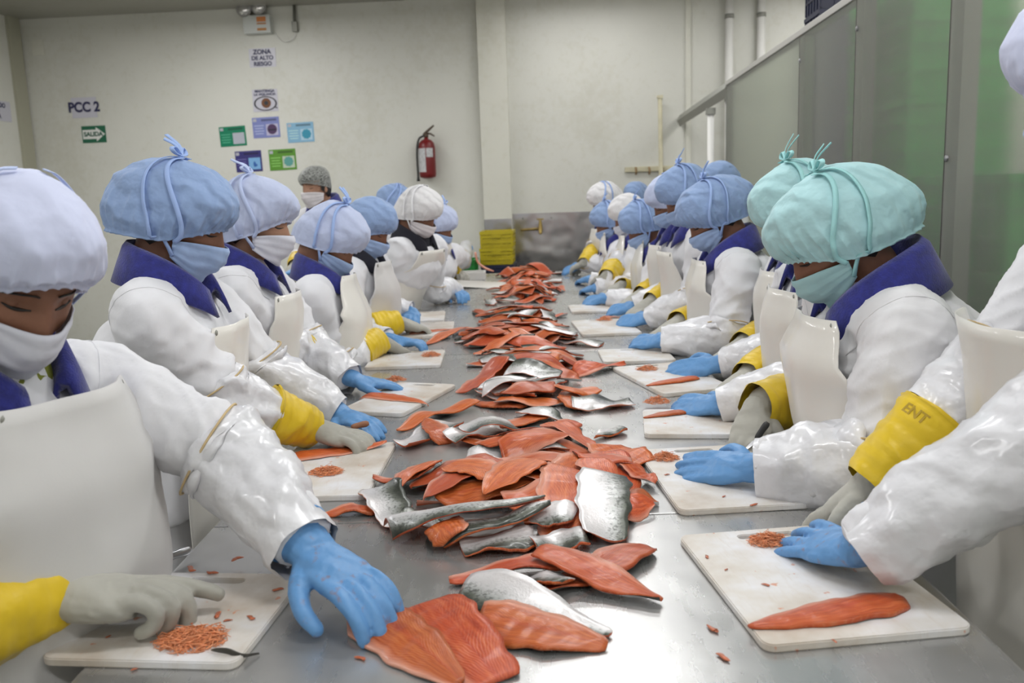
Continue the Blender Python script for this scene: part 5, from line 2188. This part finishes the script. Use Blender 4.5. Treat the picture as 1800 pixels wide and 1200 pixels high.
# skins along the front
fpx(940, 945, 812, 962, .085, True, 'pale silver skin lying flat before the heap', h=.01, curl=.014, blunt=True)
fpx(1030, 945, 938, 962, .070, True, 'second pale silver skin lying flat, half under the crossed fillets', h=.01, blunt=True)
fpx(672, 888, 568, 897, .055, False, 'narrow orange fillet tip pointing left at the heap front', h=.012)
fpx(665, 850, 705, 905, .085, True, 'silver fillet hanging over the left front corner of the heap', h=.03, blunt=True, curl=.014)
fpx(700, 912, 780, 908, .075, True, 'silver fillet with orange cut edge low at the front left', h=.02, wave=.010)
fpx(1010, 905, 930, 905, .08, True, 'short silver fillet low at the front beside the dark square skin', h=.03, blunt=True)
fpx(768, 935, 968, 905, .072, True, 'dark backed silver fillet across the front with orange cut edge', h=.025, wave=.010, flip=-1, extra_z=lambda s, w: .020 * (1 - w * w))
fpx(800, 958, 755, 930, .07, False, 'torn orange fillet end under the dark backed silver one', h=.012)
fpx(680, 905, 958, 880, .088, True, 'long shiny silver fillet waving across the front of the heap', h=.045, wave=.0, flip=-1, bend=.018, curl=.004, extra_z=lambda s, w: .040 * np.exp(-((s - .55) / .25) ** 2) + .022 * (1 - w * w), blunt=False)
fpx(1060, 848, 1064, 930, .105, True, 'square dark and silver skin slab hanging at the front right of the heap', h=.03, blunt=True, flip=1)
# crossed pair and its neighbour
G4 = 'crossed fillets before the heap'
fpx(1140, 955, 948, 1040, .078, False, 'lower orange fillet of the crossed pair', h=.012, group=G4)
fpx(1000, 1038, 915, 1022, .05, True, 'small silver piece peeping below the crossed fillets', h=.006, group=G4)
fpx(1015, 978, 790, 1014, .075, False, 'wavy orange fillet left of the crossed pair', h=.015, group=G4, wave=.012)
fpx(945, 962, 1162, 1030, .085, False, 'upper orange fillet of the crossed pair with pale edge', h=.03, group=G4, flip=-1)
# foreground fan
G5 = 'fanned fillets in the foreground'
fpx(815, 1032, 1072, 1112, .095, True, 'silver skin side fillet behind the foreground fan', h=.008, group=G5, flip=-1, curl=.004, wave=.003)
fpx(842, 1085, 1066, 1128, .098, False, 'orange fillet with pale belly edge pointing right in the foreground fan', h=.012, group=G5, flip=-1, curl=.004, wave=.003, blunt=False)
fpx(742, 1052, 872, 1182, .105, False, 'middle orange fillet of the foreground fan', h=.016, group=G5, curl=.003, wave=.002, flip=1, blunt=True)
fpx(638, 1076, 812, 1196, .092, False, 'orange fillet under the blue glove at the front of the fan', h=.012, group=G5, curl=.003, wave=.002, flip=1, thick=.017)
# on the boards
G6 = 'fillets being trimmed on the boards'
fpx(1590, 1050, 1316, 1094, .070, False, 'dark orange fillet alone on the big right board', h=.02, group=G6, curl=.002, wave=.001, thick=.018)
fpx(1245, 712, 1132, 730, .055, False, 'slim orange fillet under the fingers on the cream tinted board', h=.02, group=G6, curl=.002, wave=.001)
fpx(1225, 660, 1136, 674, .06, False, 'slim orange fillet under the blue glove on the skewed right board', h=.02, group=G6, curl=.002, wave=.001)
fpx(500, 802, 680, 778, .070, False, 'orange fillet held by grey and blue gloves on the left board', h=.02, group=G6, curl=.002, wave=.001)
fpx(640, 690, 752, 704, .062, False, 'long orange fillet crossing the third left board', h=.02, group=G6, curl=.002, wave=.001)
fpx(720, 584, 795, 576, .05, False, 'slim orange fillet on the fifth left board', h=.02, group=G6, curl=.002, wave=.001)
fpx(820, 572, 745, 600, .07, False, 'orange fillet bridging from the middle heap to the left boards', h=.02, group=G6)
fpx(1055, 556, 1105, 553, .05, False, 'slim orange fillet before the far right gloves', h=.02, group=G6)
# one fillet lifted off the far table end
p0, p1 = at(838, 448, 6.3), at(858, 472, 6.3)
mb = MB()
mb.tube(smooth_path([p0 + Vector((-.01, 0, .02)), p0.lerp(p1, .4) + Vector((-.025, 0, -.01)), p1 + Vector((-.02, 0, .005)), p1 + Vector((.04, 0, -.02))], 14), [(.008, .03)] * 11 + [(.007, .022), (.006, .015), (.004, .008)], 12)
o = mb.build('trout_fillet', M['flesh'], None, True)
tag(o, 'fillet dangling from a blue glove before the yellow crates', 'fish fillet', G6)

# ------------------------------------------------------------------ shavings, scraps, knives


def shreds(u, v, r, n, label, flat=1.0, h=None):
    n = int(n * 1.7)
    p = tab(u, v, BOARD_T)
    R2 = random.Random(int(u * 7 + v))
    mb = MB()
    for k in range(n):
        a = R2.random() * 6.283
        q = r * R2.random() ** .6
        c = Vector((q * math.cos(a), q * math.sin(a) * .75, .003 + (r - q) * .55 * R2.random() * flat))
        b = R2.random() * 6.283
        ln = r * R2.uniform(.25, .62)
        d = Vector((math.cos(b), math.sin(b), R2.uniform(-.2, .35)))
        e = Vector((-math.sin(b), math.cos(b), .5)) * ln * R2.uniform(-.6, .6)
        P = [c - d * ln * .5, c - d * ln * .15 + e * .6, c + d * ln * .2 + e * .8, c + d * ln * .5]
        for x in P:
            x.z = max(.0012, x.z)
        w_ = r * R2.uniform(.010, .028)
        mb.tube(P, [(w_ * .6, w_ * .5), (w_, w_ * .6), (w_, w_ * .6), (w_ * .4, w_ * .4)], 4)
    o = mb.build('salmon_shavings', M['shred'], None, True)
    o.location = (p.x, p.y, TZ + BOARD_T)
    tag(o, label, 'fish shavings', None, 'stuff')
    return o


shreds(1352, 953, .034, 230, 'heap of fine orange shavings before the glove on the big right board')
shreds(1168, 806, .032, 200, 'orange shavings on the mint capped workers board')
shreds(1155, 707, .036, 150, 'orange shavings on the cream tinted board')
shreds(1138, 650, .034, 130, 'orange shavings on the skewed right board')
shreds(1062, 563, .036, 100, 'orange shavings on the far right board')
shreds(338, 1125, .046, 300, 'flat wet pile of orange shavings on the stained left board', flat=.35)
shreds(575, 831, .036, 200, 'orange shavings beside the fillet on the second left board', flat=.7)
shreds(695, 669, .034, 150, 'orange shavings behind the fillet on the third left board')
shreds(757, 625, .036, 120, 'orange shavings on the fourth left board')

R2 = random.Random(5)
for (u, v, w_, ht, grp) in [(1252, 1109, .013, 0, 't'), (1270, 1156, .012, 0, 't'), (538, 1094, .014, 0, 't'), (632, 1160, .010, 0, 't'), (236, 1178, .007, 0, 't'), (565, 742, .006, 0, 't'),
                            (418, 985, .014, 1, 'l'), (338, 1002, .014, 1, 'l'), (372, 1008, .012, 1, 'l'), (442, 1088, .010, 1, 'l'), (385, 1082, .012, 1, 'l'), (488, 1038, .011, 1, 'l'), (400, 1092, .007, 1, 'l'), (335, 1096, .008, 1, 'l'), (250, 1062, .008, 1, 'l'), (262, 1024, .007, 1, 'l'), (190, 1120, .006, 1, 'l'),
                            (1243, 980, .008, 1, 'r'), (1276, 1002, .005, 1, 'r'), (1346, 1030, .008, 1, 'r'), (1420, 1102, .010, 1, 'r'), (1466, 1128, .006, 1, 'r'), (1293, 1070, .010, 0, 'r'), (1325, 888, .010, 1, 'r'), (1272, 873, .006, 1, 'r'), (1172, 835, .007, 1, 'r')]:
    p = tab(u, v, BOARD_T if ht else 0)
    mb = MB()
    a = R2.random() * 3.14
    pts = [Vector((math.cos(a) * w_ * (k - 1.5) * .6 + R2.uniform(-.2, .2) * w_, math.sin(a) * w_ * (k - 1.5) * .6 + R2.uniform(-.3, .3) * w_, w_ * .16)) for k in range(4)]
    mb.tube(smooth_path(pts, 8), [(w_ * x, w_ * x * .45) for x in (.12, .26, .34, .28, .33, .30, .22, .08)], 8, ref=Z3.cross(Vector((1, .3, 0))))
    o = mb.build('fillet_scrap', M['scrap'], None, True)
    o.location = (p.x, p.y, TZ + (BOARD_T if ht else 0) + .0008)
    tag(o, {'t': 'small orange fish scrap lying on the bare steel table', 'l': 'small orange fish scrap on the stained left board', 'r': 'small orange fish scrap on or beside a right hand board'}[grp], 'scrap',
        {'t': 'fish scraps on the steel', 'l': 'fish scraps on the left board', 'r': 'fish scraps on the right boards'}[grp])
# dark fin at the corner of the left board
p = tab(375, 1143, BOARD_T + .003)
q = [tab(372, 1142, .016), tab(400, 1144, .018), tab(425, 1152, .010), tab(455, 1148, .003)]
mb = MB()
mb.tube(smooth_path(q, 14), [(.0012 + .0035 * math.sin(math.pi * (k / 13) ** .7), .0015) for k in range(14)], 8)
o = mb.build('fish_fin', M['fin'], None, True)
tag(o, 'dark torn fin hanging off the near corner of the stained left board', 'fish fin')


def knife(p_tip, p_mid, p_end, label, hm='black_handle', w=.016):
    t = empty('fillet_knife', p_mid)
    tag(t, label, 'knife', 'knives on the table')
    tip, end = Vector(p_tip) - Vector(p_mid), Vector(p_end) - Vector(p_mid)
    d = (tip).normalized()
    V, F = [], []
    sd = d.cross(Z3).normalized()
    n = 10
    for k in range(n + 1):
        f = k / n
        c = tip * f
        ww = w * (1 - f ** 3) * .5 + .0004
        V += [c + sd * ww, c - sd * ww * .8, c + Z3 * .0012 + sd * ww * .6]
    for k in range(n):
        a = 3 * k
        F += [(a, a + 3, a + 4, a + 1), (a, a + 2, a + 5, a + 3), (a + 1, a + 4, a + 5, a + 2)]
    F += [(0, 1, 2), (3 * n, 3 * n + 2, 3 * n + 1)]
    mk('blade', V, F, M['steel_dark'], t, False)
    mb = MB()
    mb.tube(smooth_path([Vector((0, 0, .001)), end * .5 + Z3 * .002, end], 10), [(.006, .005), (.0075, .006), (.008, .006), (.0078, .006), (.0076, .006), (.008, .0062), (.0085, .0065), (.0085, .0065), (.008, .006), (.005, .004)], 10)
    mb.build('handle', M[hm], t, True)
    return t


knife(tab(228, 1004, .024), tab(285, 985, .020), tab(336, 966, .017), 'slim steel knife lying on the stained left board', 'steel_dark', w=.014)
if L2:
    a = tab(618, 752, .050)
    knife(tab(600, 748, .05), a, tab(648, 744, .055), 'small knife with brown tip held over the second left board', 'wood_handle', w=.010)
knife(tab(1308, 792, .016), tab(1330, 772, .035), tab(1350, 742, .075), 'dark knife held in the grey glove by the mint capped worker')
knife(tab(1470, 930, .018), tab(1492, 898, .035), tab(1515, 862, .08), 'dark knife held in the grey glove above the big right board')
